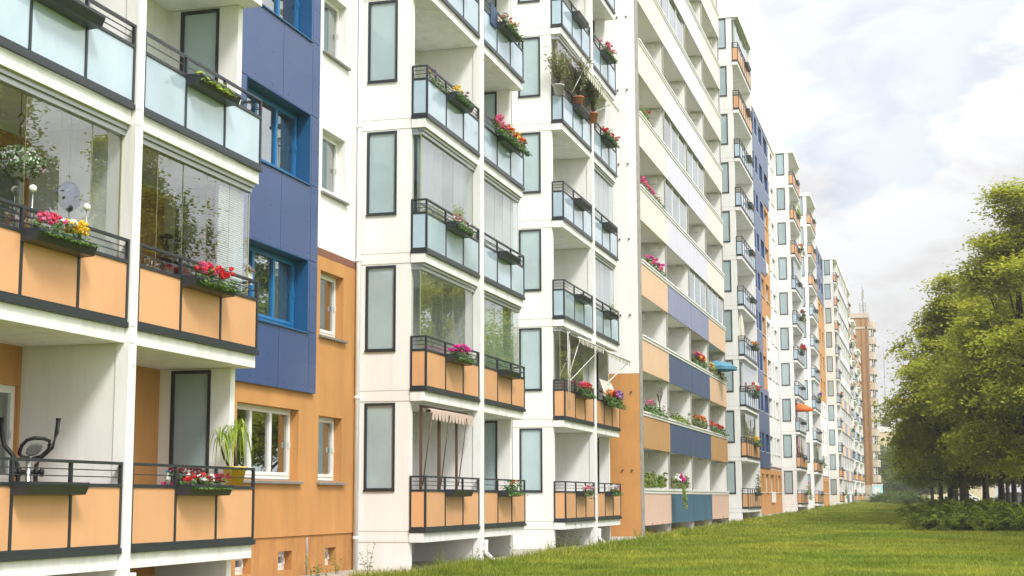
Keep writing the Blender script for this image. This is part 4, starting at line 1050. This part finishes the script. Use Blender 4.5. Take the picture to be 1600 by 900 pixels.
# potted oleanders hung on the railing of block C, fifth balcony up
for i, (yy, pm, lb) in enumerate(((39.66, 'grey_pot', 'potted oleander in a grey pot on the corner of a railing'), (41.0, 'terracotta', 'potted oleander in a clay pot in the middle of a railing'), (42.9, 'terracotta', 'potted oleander in a clay pot nearest the pillar'))):
    z = .566+11.2+.98
    t = thing('potted_oleander', lb, 'potted plant', (X0+.16 if i else X0-.1, yy-(.06 if not i else 0), z), 0, 'oleanders hung on one railing')
    p = MB(); p.lathe([(.0, .0), (.11, 0), (.15, .26), (.17, .26), (.17, .30), (.14, .30), (.14, .25), (0, .25)], n=18); link('pot', p.mesh('pot', pm), t)
    g = np.random.default_rng(300+i); C = []; Nn = []; S = []; st = MB()
    for k in range(16):
        a = g.uniform(0, 6.28); rr = g.uniform(.15, .55); hh = g.uniform(.6, 1.15); tip = np.array([rr*math.cos(a)*.9, rr*math.sin(a)*1.15, .25+hh])
        st.tube([(0, 0, .25), (tip[0]*.4, tip[1]*.4, .25+hh*.6), tuple(tip)], .012, 5, .004)
        for j in range(34):
            u = g.uniform(.35, 1.05); C.append(np.array([tip[0]*u**1.5, tip[1]*u**1.5, .25+hh*u])+g.normal(size=3)*.07); Nn.append(g.normal(size=3)+[0, 0, .6]); S.append(g.uniform(.10, .19))
    link('stem', st.mesh('stem', 'bark'), t); v, q = leaf_quads(np.array(C), np.array(Nn), np.array(S), g, .22); link('foliage', npmesh('foliage', v, q, 'olive_leaf'), t)

# plants on the loggia parapets of D
YD = 52.4; dx = X0-.326
def dp(k, y, ln, label, bl, **kw): flowers(label, (dx-.10, y, 1.86-.04+2.8*k+.0), ln, bl, wdt=.12, group='plants on the loggia parapets', **kw)
dp(0, 55.6, 4.6, 'tall green grass growing along the ground floor pink parapet', None, h=.5, leafm='weed_leaf', nleaf=900, lsz=.16)
dp(0, 61.4, 4.6, 'leafy plant with a magenta bloom above the first teal parapet', [('magenta', .14, (.5, .7)), ('white', .1, (.3, .5))], h=.5, leafm='olive_leaf', nleaf=800, lsz=.15, bsz=.09)
flowers('yellow green creeper trailing down over the joint of the teal parapet', (dx+.10, 58.9, 1.80), .9, None, .2, .05, 'weed_leaf', nleaf=260, trail=.85, lsz=.13, group='plants on the loggia parapets')
dp(1, 56.0, 4.2, 'sparse green plants with a metal rose stand above the first tan parapet', [('pink', .1, (.1, .3))], h=.42, leafm='plant_leaf', nleaf=420, lsz=.13, bsz=.05)
dp(1, 61.6, 3.6, 'bright green plants above the first blue parapet', None, h=.3, leafm='weed_leaf', nleaf=420, lsz=.13)
dp(1, 67.0, 4.8, 'green and rusty plants above the second blue parapet', [('orange', .5, (.3, .8))], h=.5, leafm='olive_leaf', nleaf=900, lsz=.15, bsz=.06, nb=40)
dp(1, 73.2, 5.2, 'red flowers with green leaves above the last tan parapet', [('red', .4, (0, 1))], h=.4, nleaf=600, lsz=.13, bsz=.10, nb=30)
dp(2, 67.6, 4.2, 'red and yellow flowers beside the closed magenta parasol', [('red', .4, (.3, 1)), ('yellow', .3, (.3, 1)), ('magenta', .3, (0, .5))], h=.5, nleaf=500, lsz=.13, bsz=.09, nb=34)
dp(2, 73.4, 5.0, 'green hedge plants under the blue parasol', [('yellow', .2, (0, .5))], h=.45, leafm='olive_leaf', nleaf=800, lsz=.15, bsz=.06)
dp(3, 56.2, 3.5, 'pink flowers on a peach parapet at the fourth floor', [('magenta', .8, (.2, 1)), ('pink', .4, (.2, 1))], h=.36, nleaf=240, bsz=.075, lsz=.12, nb=16)
dp(4, 55.8, 4.2, 'pink flowers on a cream parapet below the gable top', [('magenta', .6, (0, .8)), ('pink', .5, (0, 1))], h=.36, nleaf=240, bsz=.07, lsz=.12, nb=14)
dp(5, 54.5, 2.0, 'green plant on a cream parapet above the pink flowers', [('red', .05, (.5, 1))], h=.4, leafm='weed_leaf', nleaf=240, lsz=.12, bsz=.07)

# plants on the far towers: one kind copied
far_pl = []
def fp(b0, L, npan, dz, k, label, bl, h=.4, ln=1.6, leafm='plant_leaf', trail=0.0):
    pitch = L/npan; y = b0+(npan//2)*pitch+.8
    flowers(label, (TRX, y, dz+.546+2.8*k+1.0), ln, bl, h, .16, leafm, nleaf=240, lsz=.13, bsz=.10, nb=14, trail=trail, group='planted flower trays on the railings')
fp(81.9, 6.3, 6, .10, 1, 'yellow and green plants on the first floor of the tower after the loggias', [('yellow', .5, (0, 1))], leafm='weed_leaf')
fp(81.9, 6.3, 6, .10, 2, 'red and white flowers on the second floor of the tower after the loggias', [('red', .8, (0, 1)), ('white', .4, (0, .6))], h=.6, ln=2.0)
fp(81.9, 6.3, 6, .10, 0, 'olive potted climber on the ground floor of the tower after the loggias', None, h=1.2, ln=.8, leafm='olive_leaf')
fp(81.9, 6.3, 6, .10, 3, 'dry brown plants on the third floor of the tower after the loggias', [('orange', .4, (0, 1))], h=.35, leafm='olive_leaf')
fp(117., 6, 5, .2, 0, 'trailing green plants on the ground floor below the red curtain', [('pink', .1, (0, 1))], h=.8, ln=2.2, leafm='weed_leaf', trail=.5)
fp(117., 6, 5, .2, 4, 'dark red flowers on the fourth floor above the orange parasol', [('red', 1.0, (0, 1)), ('deep_red', .5, (0, 1))], h=.6, ln=2.6)
fp(117., 6, 5, .2, 5, 'deep red plants on the fifth floor of the red curtained tower', [('deep_red', .8, (0, 1))], h=.6, ln=2.2, trail=.4)
fp(117., 6, 5, .2, 7, 'brown hanging plants on the seventh floor of the red curtained tower', [('orange', .3, (0, 1))], h=.4, leafm='olive_leaf', trail=.5)
fp(117., 6, 5, .2, 8, 'yellow green plant on the eighth floor of the red curtained tower', None, h=.9, leafm='lime_leaf')
fp(134.7, 6.2, 5, .21, 1, 'dark green bushy plant below the green curtain', None, h=.6, ln=2.4, trail=.4)
fp(134.7, 6.2, 5, .21, 3, 'dark plants on the third floor of the tower before the orange strip', [('purple', .4, (0, 1))], h=.7, ln=2.2)
fp(172.5, 3, 3, .24, 0, 'large green plant on the ground floor beside the lilac loggias', None, h=1.0, ln=2.4, leafm='weed_leaf', trail=.4)
fp(172.5, 3, 3, .24, 4, 'flowers on the fourth floor beside the lilac loggias', [('red', .3, (0, 1))], h=.6, ln=2.0)
for k in (0, 1, 3, 5, 7):
    fp(197.6, 6, 3, .26, k, 'plants on balcony %s of the white tower after the lilac loggias' % ('at ground level', 'one floor up', '', 'three floors up', '', 'five floors up', '', 'seven floors up')[k], [('red', .2, (0, 1))], h=.6, ln=2.4)

# ------------------------------------------------------------------ things on the near balconies
# cross trainer (lateral axis u, facing the camera)
def cross_trainer():
    t = thing('cross_trainer', 'black cross trainer with two curved handles standing on the nearest ground floor balcony', 'exercise machine', (-10.22, 15.28, .738), math.atan2(.56, .83))
    z0 = -.738
    m = MB()
    m.tube([(-.31, .05, 1.61), (-.305, .05, 1.45), (-.27, .02, 1.30), (-.18, -.02, 1.19), (-.115, -.03, 1.07), (-.10, -.03, .95), (-.12, .0, .55), (-.14, .05, .25)], .027, 10)
    m.tube([(.33, .05, 1.61), (.315, .05, 1.45), (.27, .02, 1.28), (.16, -.02, 1.17), (.10, -.03, 1.07), (.09, -.03, .95), (.12, 0, .55), (.14, .05, .25)], .027, 10)
    link('swing_handle', m.mesh('swing_handle', 'black_plastic'), t)
    m = MB()
    for x in (-.31, .33): m.tube([(x, .05, 1.60), (x, .05, 1.625)], .032, 10)
    link('handle_cap', m.mesh('handle_cap', 'black_plastic'), t)
    m = MB(); m.tube([(-.10, .0, 1.20), (-.075, -.05, 1.29), (-.02, -.08, 1.355), (.06, -.1, 1.38), (.17, -.1, 1.375), (.235, -.08, 1.35), (.235, -.06, 1.30), (.20, -.03, 1.22), (.14, 0, 1.165), (.05, .0, 1.14), (-.06, 0, 1.16), (-.10, .0, 1.20)], .022, 8); link('grip_loop', m.mesh('grip_loop', 'black_plastic'), t)
    m = MB()
    pr = [(-.03, 1.19), (-.02, 1.25), (.03, 1.305), (.10, 1.325), (.155, 1.30), (.15, 1.24), (.10, 1.185), (.03, 1.165)]
    i0 = len(m.v); n = len(pr)
    m.v += [(x, -.06, z) for x, z in pr]+[(x, -.13, z) for x, z in pr]
    m.f.append(tuple(range(n))); m.f.append(tuple(n+k for k in reversed(range(n)))); m.sm += [False]*2
    for k in range(n): m.f.append((k, n+k, n+(k+1) % n, (k+1) % n)); m.sm.append(False)
    link('console', m.mesh('console', 'grey_plastic', .018), t)
    m = MB(); m.tube([(.01, -.02, .10), (.01, -.02, 1.17)], .035, 14); link('post', m.mesh('post', 'steel'), t)
    m = MB(); m.tube([(-.17, -.02, .985), (.19, -.02, .985)], .026, 10)
    for x in (-.14, -.09, .10, .16): m.tube([(x-.022, -.02, .985), (x+.022, -.02, .985)], .055, 12)
    link('pivot', m.mesh('pivot', 'black_plastic'), t)
    m = MB(); m.tube([(-.03, .30, .34), (.05, .30, .34)], .30, 28); link('flywheel', m.mesh('flywheel', 'grey_plastic'), t)
    for s in (-1, 1):
        m = MB(); m.box(s*.15-.06, s*.15+.06, -.35, .05, .22, .26); link('pedal', m.mesh('pedal', 'black_plastic', .01), t)
    m = MB(); m.box(-.28, .28, -.5, -.42, .0, .06); m.box(-.28, .28, .62, .70, .0, .06); m.box(-.04, .04, -.45, .66, .03, .10); link('base', m.mesh('base', 'grey_plastic', .01), t)
cross_trainer()

# yellow pot with a drooping dracaena on the ledge
t = thing('potted_dracaena', 'yellow pot with a drooping green dracaena at the end of a ground floor railing', 'potted plant', (X0-.17, 19.86, 1.60))
p = MB(); p.lathe([(0, 0), (.12, 0), (.17, .24), (.185, .24), (.185, .275), (.165, .275), (.155, .22), (0, .22)], n=28); link('pot', p.mesh('pot', 'yellow_pot'), t)
p = MB(); p.tube([(.02, 0, .2), (.0, .02, .45), (.03, .03, .78)], .028, 10, .022); p.tube([(-.03, -.02, .2), (-.10, -.14, .40), (-.12, -.24, .60)], .02, 8, .014); link('stem', p.mesh('stem', 'bark'), t)
lf = MB(); g = random.Random(9)
for (bx_, by_, bz_), n in (((.03, .03, .72), 40), ((-.12, -.24, .60), 22)):
    for i in range(n):
        a = g.uniform(0, 6.28); L = g.uniform(.36, .74); wd = g.uniform(.009, .017); up = g.uniform(.10, .32); zz0 = bz_+g.uniform(-.02, .10)
        pts = []
        for j in range(7):
            u = j/6; r_ = L*.55*(u-.30*u*u)*1.0; z = zz0+up*math.sin(min(1, u*1.7)*1.57)-L*1.0*u**2.2; pts.append((bx_+r_*math.cos(a), by_+r_*math.sin(a), z, wd*(1-u**2.5)+.001))
        sx, sy = -math.sin(a), math.cos(a)
        for (x1, y1, z1, w1), (x2, y2, z2, w2) in zip(pts, pts[1:]):
            lf.quad((x1-sx*w1, y1-sy*w1, z1), (x1+sx*w1, y1+sy*w1, z1), (x2+sx*w2, y2+sy*w2, z2), (x2-sx*w2, y2-sy*w2, z2), True)
link('foliage', lf.mesh('foliage', 'lime_leaf'), t)

t = thing('spray_bottle', 'small white spray bottle on the ledge left of the red petunias', 'bottle', (X0-.17, 17.9, 1.595))
p = MB(); p.lathe([(0, 0), (.035, 0), (.035, .10), (.018, .13), (.018, .16), (0, .16)], n=14); link('bottle', p.mesh('bottle', 'white_plastic'), t)
p = MB(); p.box(-.045, .03, -.012, .012, .16, .19); link('nozzle', p.mesh('nozzle', 'canvas_blue', .004), t)

# hanging basket in the nearest glazed balcony
t = thing('hanging_basket', 'hanging basket of white and red flowers behind the nearest balcony glass', 'hanging basket', (-10.0, 14.55, 5.12))
p = MB(); p.lathe([(0, -.02), (.10, -.02), (.17, .12), (.185, .12), (.185, .14), (.15, .13), (0, .12)], n=20); link('bowl', p.mesh('bowl', 'white_plastic'), t)
p = MB()
for a in range(3): p.tube([(.17*math.cos(a*2.09), .17*math.sin(a*2.09), .13), (0, 0, .48)], .005, 5)
p.tube([(0, 0, .48), (0, 0, .60), (.04, 0, .64), (.05, .0, .69), (.0, 0, .72), (-.04, 0, .68)], .012, 6); p.tube([(0, 0, .70), (0, 0, 1.02)], .006, 5)
link('hanger', p.mesh('hanger', 'brown_metal'), t)
for nm, mtn, n, rr, sz in (('foliage', 'plant_leaf', 420, .30, .06), ('blossoms', 'bloom_white', 620, .29, .035), ('blossoms', 'bloom_deep_red', 150, .30, .045)):
    gg = np.random.default_rng(n); u = gg.normal(size=(n, 3)); u /= np.linalg.norm(u, axis=1, keepdims=True); C = u*rr*gg.uniform(.6, 1.05, (n, 1))*np.array([.9, 1.2, .62]); C[:, 2] += .14
    if mtn == 'bloom_deep_red': C = C[(C[:, 1] > .1)]; u = u[:len(C)]
    v, q = leaf_quads(C, u+gg.normal(size=(len(C), 3))*.4, gg.uniform(.7, 1.3, len(C))*sz, gg, .8); link(nm, npmesh(nm, v, q, mtn), t)
# ball-topped garden lights
for y, z, lb in ((14.34, 4.78, 'ball topped garden light stick nearest the hanging basket'), (15.46, 4.78, 'ball topped garden light stick beside the blue paper flower')):
    t = thing('garden_light', lb, 'garden light', (X0-.02, y, 4.35), 0, 'garden lights on the flower tray')
    p = MB(); p.tube([(0, 0, -.05), (0, 0, .50)], .008, 6); link('stick', p.mesh('stick', 'steel'), t)
    p = MB(); p.lathe([(0, .50)]+[(.045*math.sin(a*.2618), .545-.045*math.cos(a*.2618)) for a in range(1, 12)]+[(0, .59)], n=18); link('ball', p.mesh('ball', 'white_ball'), t)
t = thing('paper_flower', 'big dark blue paper flower hanging behind the nearest balcony glass', 'decoration', (-10.02, 15.62, 5.08))
gg = np.random.default_rng(77); u = gg.normal(size=(260, 3)); u /= np.linalg.norm(u, axis=1, keepdims=True)
v, q = leaf_quads(u*.17*np.array([.5, 1.05, 1.0]), u+gg.normal(size=(260, 3))*.25, gg.uniform(.06, .12, 260), gg, .85); link('petals', npmesh('petals', v, q, 'deep_blue'), t)
p = MB(); p.tube([(0, 0, .15), (0, 0, 1.0)], .004, 5); link('string', p.mesh('string', 'black_plastic'), t)
v, q = leaf_quads(np.array([[.05, .2, -.14], [.05, .24, -.12]]), np.array([[1, .2, .3], [1, .1, .1]]), np.array([.12, .1]), gg, .6); link('leaf', npmesh('leaf', v, q, 'plant_leaf'), t)

# shelf with lanterns and a sun mask inside the second glazed balcony (on the far side wall)
SW = 12.95+7.04
t = thing('wall_shelf', 'narrow brown shelf inside the second glazed balcony', 'shelf', (-10.62, SW-.11, 5.02))
p = MB(); p.box(-.52, .38, -.10, .10, 0, .025); link('board', p.mesh('board', 'brown_door'), t)
p = MB()
for x in (-.4, .3): p.box(x, x+.02, -.06, .10, -.12, 0)
link('bracket', p.mesh('bracket', 'brown_metal'), t)
def lantern(x, kind, lb):
    t = thing('lantern', lb, 'lantern', (x, SW-.12, 5.046), 0)
    p = MB()
    if kind == 0:
        for a, b_ in ((-.06, -.06), (.06, -.06), (-.06, .06), (.06, .06)): p.box(a-.006, a+.006, b_-.006, b_+.006, .0, .20)
        p.box(-.075, .075, -.075, .075, .0, .015); p.lathe([(.10, .20), (.02, .27), (.02, .29), (0, .29)], n=4)
        link('frame', p.mesh('frame', 'black_plastic'), t); q = MB(); q.lathe([(0, .015), (.025, .015), (.025, .12), (0, .12)], n=12); link('candle', q.mesh('candle', 'white_ball'), t)
    elif kind == 1:
        p.lathe([(0, 0), (.06, 0), (.05, .03), (.02, .06), (.035, .12), (.045, .17), (.02, .22), (.012, .27)], n=14); link('base', p.mesh('base', 'brown_metal'), t)
        q = MB(); q.lathe([(.11, .30), (.08, .335), (.03, .36), (0, .36)], n=16); link('lamp_shade', q.mesh('lamp_shade', 'black_plastic'), t)
    else:
        p.lathe([(0, 0), (.13, 0), (.14, .03), (.09, .06), (.06, .14), (.065, .2), (.035, .25), (.045, .30), (.02, .36), (0, .38)], n=14); link('body', p.mesh('body', 'brown_metal'), t)
        q = MB(); q.lathe([(.05, .26), (.055, .28), (.05, .30)], n=14); link('band', q.mesh('band', 'canvas_orange'), t)
lantern(-11.03, 1, 'small dark lamp with a wide shade on the shelf'); lantern(-10.80, 0, 'black square lantern with a candle on the shelf'); lantern(-10.45, 2, 'dark seated figure ornament on the shelf')
t = thing('sun_mask', 'sun shaped wall mask with spread rays inside the second glazed balcony', 'wall decoration', (-10.14, SW-.03, 5.22))
p = MB()
for k in range(22):
    a = k*2*math.pi/22; r1, r2 = .14, .36 if k % 2 else .30
    da = .10; p.v += [(r1*math.cos(a-da), -.05, r1*math.sin(a-da)*1.2), (r1*math.cos(a+da), -.05, r1*math.sin(a+da)*1.2), (r2*math.cos(a+.05), -.02, r2*math.sin(a+.05)*1.2)]; i = len(p.v)
    p.f.append((i-3, i-2, i-1)); p.sm.append(False)
link('rays', p.mesh('rays', 'grey_steel'), t)
p = MB(); n = 18
for j in range(6):
    rr = .15*math.cos(j*.25); 
    for k in range(n): p.v.append((rr*math.cos(2*math.pi*k/n)*.8, -.05-.06*math.sin(j*.25), rr*math.sin(2*math.pi*k/n)*1.2))
for j in range(5):
    for k in range(n): p.f.append((j*n+k, j*n+(k+1) % n, (j+1)*n+(k+1) % n, (j+1)*n+k)); p.sm.append(True)
link('face', p.mesh('face', 'stone_pale'), t)
p = MB()
for x in (-.045, .045): p.lathe([(0, 0), (.018, .0), (0, .012)], n=10); 
t2 = thing('bird_house', 'small white bird house at the end of the second glazed balcony rail', 'bird house', (X0-.2, 20.19, 4.62))
p = MB(); p.prism([(-.07, 0), (.07, 0), (.07, .2), (0, .27), (-.07, .2)], -.06, .06); link('body', p.mesh('body', 'white_plastic'), t2)
p = MB(); p.prism([(-.11, .185), (0, .30), (.11, .185), (.11, .20), (0, .315), (-.11, .20)], -.09, .09); link('roof', p.mesh('roof', 'brown_metal'), t2)

# ------------------------------------------------------------------ awnings and parasols
def scallop(y0, y1, x, z, dn, m, n):
    p = MB(); w_ = (y1-y0)/n
    for k in range(n):
        a = y0+k*w_; p.quad((x, a, z), (x, a+w_, z), (x+.0, a+w_*.85, z-dn*.75), (x, a+w_*.15, z-dn*.75)); 
        p.quad((x, a+w_*.15, z-dn*.75), (x, a+w_*.85, z-dn*.75), (x, a+w_*.62, z-dn), (x, a+w_*.38, z-dn))
    for f_ in range(len(p.f)): pass
    return p.mesh('valance', m)
t = thing('clamp_awning', 'faded pink clamp awning with scalloped edge on brown posts in a ground floor balcony', 'awning', (X0-.16, 27.93, .738))
p = MB()
for y in (.22, 1.35, 2.55): p.box(-.05, .0, y, y+.05 if y != 1.35 else y+.09, 0, 2.54)
p.box(-.05, .0, .2, 3.3, 2.49, 2.54); link('post', p.mesh('post', 'brown_metal'), t)
p = MB()
for y in (.24, 1.38, 2.57): p.tube([(.0, y+.06, .95), (.14, y+.22, 2.40)], .012, 6)
link('arm', p.mesh('arm', 'brown_metal'), t)
p = MB(); p.tube([(.06, .45, 2.44), (.06, 3.35, 2.44)], .05, 10); p.box(.0, .12, .45, 3.35, 2.40, 2.46); link('fabric_roll', p.mesh('fabric_roll', 'canvas_pink'), t)
link('valance', scallop(.45, 3.35, .125, 2.42, .17, 'canvas_pink', 13), t)

t = thing('striped_awning', 'grey striped drop awning with white arms over the red geraniums', 'awning', (X0, 39.68, .566+2.8))
p = MB()
p.quad((-.06, .3, 2.70), (-.06, 3.6, 2.70), (.34, 3.6, 2.50), (.34, .3, 2.50)); p.quad((-.06, .3, 2.695), (.34, .3, 2.495), (.34, 3.6, 2.495), (-.06, 3.6, 2.695))
link('valance', scallop(.3, 3.6, .345, 2.51, .17, 'canvas_striped', 14), t)
link('canopy', p.mesh('canopy', 'canvas_striped'), t)
p = MB()
for y in (.25, .45): p.tube([(.04, y, .5), (.04, y, 2.68)], .012, 8)
p.tube([(.04, .5, 1.32), (.33, 3.2, 2.47)], .010, 8); p.tube([(.04, .2, 1.32), (.33, .5, 2.48)], .010, 8); p.tube([(.34, .28, 2.50), (.34, 3.62, 2.50)], .025, 8)
link('arm', p.mesh('arm', 'white_plastic'), t)
t = thing('striped_awning', 'grey striped awning above the large purple flowers beside the orange gable', 'awning', (X0, 39.68+3.94, .566+2.8))
p = MB()
p.quad((-.06, -.1, 2.70), (-.06, 3.4, 2.70), (.40, 3.4, 2.44), (.40, -.1, 2.44)); p.quad((-.06, -.1, 2.695), (.40, -.1, 2.435), (.40, 3.4, 2.435), (-.06, 3.4, 2.695)); link('valance', scallop(-.1, 3.4, .405, 2.45, .18, 'canvas_striped', 15), t); link('canopy', p.mesh('canopy', 'canvas_striped'), t)
p = MB(); p.tube([(.40, -.1, 2.44), (.40, 3.4, 2.44)], .03, 8); p.tube([(.0, .6, 1.32), (.40, 3.2, 2.42)], .016, 8); link('arm', p.mesh('arm', 'white_plastic'), t)
t = thing('shade_cloth', 'cream shade cloth hanging below the second striped awning', 'cloth', (X0, 39.68+3.94, .566+2.8))
p = MB()
n = 12
for k in range(n):
    y0, y1 = .3+1.8*k/n, .3+1.8*(k+1)/n; a, b_ = .05+.02*math.sin(k*1.3), .05+.02*math.sin((k+1)*1.3)
    p.quad((.05, y0, 1.66), (.05, y1, 1.66), (.14+b_, y1, 1.24), (.14+a, y0, 1.24), True)
link('cloth', p.mesh('cloth', 'canvas_white'), t); link('valance', scallop(.3, 2.1, .17, 1.25, .12, 'canvas_white', 9), t)
t = thing('drop_awning', 'white drop awning raised above the potted oleanders', 'awning', (X0, 39.68, .566+11.2))
p = MB()
p.quad((-.05, .9, 2.55), (-.05, 5.9, 2.55), (.42, 5.9, 2.02), (.42, .9, 2.12)); p.quad((-.05, .9, 2.54), (.42, .9, 2.11), (.42, 5.9, 2.01), (-.05, 5.9, 2.54)); link('canopy', p.mesh('canopy', 'canvas_white'), t)
p = MB(); p.tube([(.42, .9, 2.11), (.42, 5.9, 2.01)], .03, 8); p.tube([(.02, 1.0, 1.3), (.42, 1.1, 2.10)], .016, 6); p.tube([(.02, 3.4, 1.3), (.42, 5.0, 2.03)], .016, 6); link('arm', p.mesh('arm', 'white_plastic'), t)
link('valance', scallop(.9, 5.9, .425, 2.06, .22, 'canvas_white', 18), t)
t = thing('door_curtain', 'faded red curtain inside the glazed balcony behind the oleanders', 'curtain', (X0-.26, 39.9, .566+11.2+.24))
p = MB()
for k in range(20):
    f_ = lambda i: .03*math.sin(i*1.6)
    p.quad((f_(k), k*.06, 0), (f_(k+1), (k+1)*.06, 0), (f_(k+1), (k+1)*.06, 2.4), (f_(k), k*.06, 2.4), True)
link('cloth', p.mesh('cloth', 'canvas_pink'), t)

def parasol_closed(name, label, loc, h, m, r=.14, rz=0):
    t = thing(name, label, 'parasol', loc, rz)
    p = MB(); p.tube([(0, 0, 0), (0, 0, h)], .02, 8); p.lathe([(0, 0), (.22, 0), (.22, .05), (.05, .08), (0, .08)], n=16); link('pole', p.mesh('pole', 'white_plastic'), t)
    p = MB(); n = 24; prof = [(.05, .30), (r, .36), (r*1.05, .5), (r*.8, .75), (r*.55, .9), (.03, .985)]
    for rr, u in prof:
        for k in range(n):
            a = 2*math.pi*k/n; q = rr*(1+.22*math.cos(a*6)); p.v.append((q*math.cos(a), q*math.sin(a), h*u))
    for j in range(len(prof)-1):
        for k in range(n): p.f.append((j*n+k, j*n+(k+1) % n, (j+1)*n+(k+1) % n, (j+1)*n+k)); p.sm.append(True)
    link('canopy', p.mesh('canopy', m), t)
    return t
parasol_closed('closed_parasol', 'closed cream parasol on the ground floor balcony beside the green herbs', (X0-.55, 32.55, .738), 2.3, 'canvas_white', .13)
parasol_closed('closed_parasol', 'closed cream parasol on the third floor of the tower after the loggias', (X0-.25, 82.35, .646+8.4+.19), 2.5, 'canvas_white', .17)
parasol_closed('closed_parasol', 'closed magenta parasol above a slate parapet', (dx-.5, 65.4, .76+5.6), 2.05, 'canvas_magenta', .20)
def parasol_open(label, loc, h, r, drop, m, tilt=0.0):
    t = thing('open_parasol', label, 'parasol', loc)
    p = MB(); p.tube([(0, 0, 0), (0, 0, h)], .022, 8); link('pole', p.mesh('pole', 'white_plastic'), t)
    p = MB(); n = 8
    p.v.append((0, 0, h))
    for rr, z in ((r*.5, h-drop*.35), (r, h-drop)):
        for k in range(n): a = 2*math.pi*(k+.5)/n; p.v.append((rr*math.cos(a), rr*math.sin(a), z))
    for k in range(n): p.v.append((r*1.0*math.cos(2*math.pi*(k+.5)/n), r*math.sin(2*math.pi*(k+.5)/n), h-drop-.16))
    for k in range(n):
        k2 = (k+1) % n; p.f.append((0, 1+k, 1+k2)); p.f.append((1+k, 1+n+k, 1+n+k2, 1+k2)); p.f.append((1+n+k, 1+2*n+k, 1+2*n+k2, 1+n+k2)); p.sm += [False]*3
    link('canopy', p.mesh('canopy', m), t)
    p = MB()
    for k in range(n): a = 2*math.pi*(k+.5)/n; p.tube([(0, 0, h-.03), (r*.98*math.cos(a), r*.98*math.sin(a), h-drop-.02)], .008, 5)
    link('ribs', p.mesh('ribs', 'grey_steel'), t)
parasol_open('faded blue open parasol leaning out over the last peach parapet', (dx-.1, 73.6, .76+5.6+.1), 1.78, 1.05, .34, 'canvas_blue')
parasol_open('bright orange open parasol on the second floor of the red curtained tower', (X0-.2, 118.6, .946+5.6), 2.35, 1.25, .5, 'canvas_orange')
t = thing('towel', 'dark blue towel hanging over a high railing of the nearer white balcony block', 'towel', (X0+.03, 32.4, .546+11.2))
p = MB(); p.box(-.01, .012, 0, .5, .82, 1.33); p.box(-.06, -.01, 0, .5, 1.315, 1.33); link('cloth', p.mesh('cloth', 'deep_blue', .004), t)
t = thing('rose_trellis', 'curly metal rose stand above the first tan parapet', 'trellis', (dx-.12, 57.2, 1.82+2.8))
p = MB()
for k in range(6):
    a = k*1.05; p.tube([(0, 0, 0), (.0, .05*math.cos(a), .5), (.1*math.sin(a), .26*math.cos(a), .75+.12*math.sin(a*2)), (.06*math.sin(a), .34*math.cos(a), .95+.2*math.sin(a))], .018, 6)
link('frame', p.mesh('frame', 'brown_metal'), t)
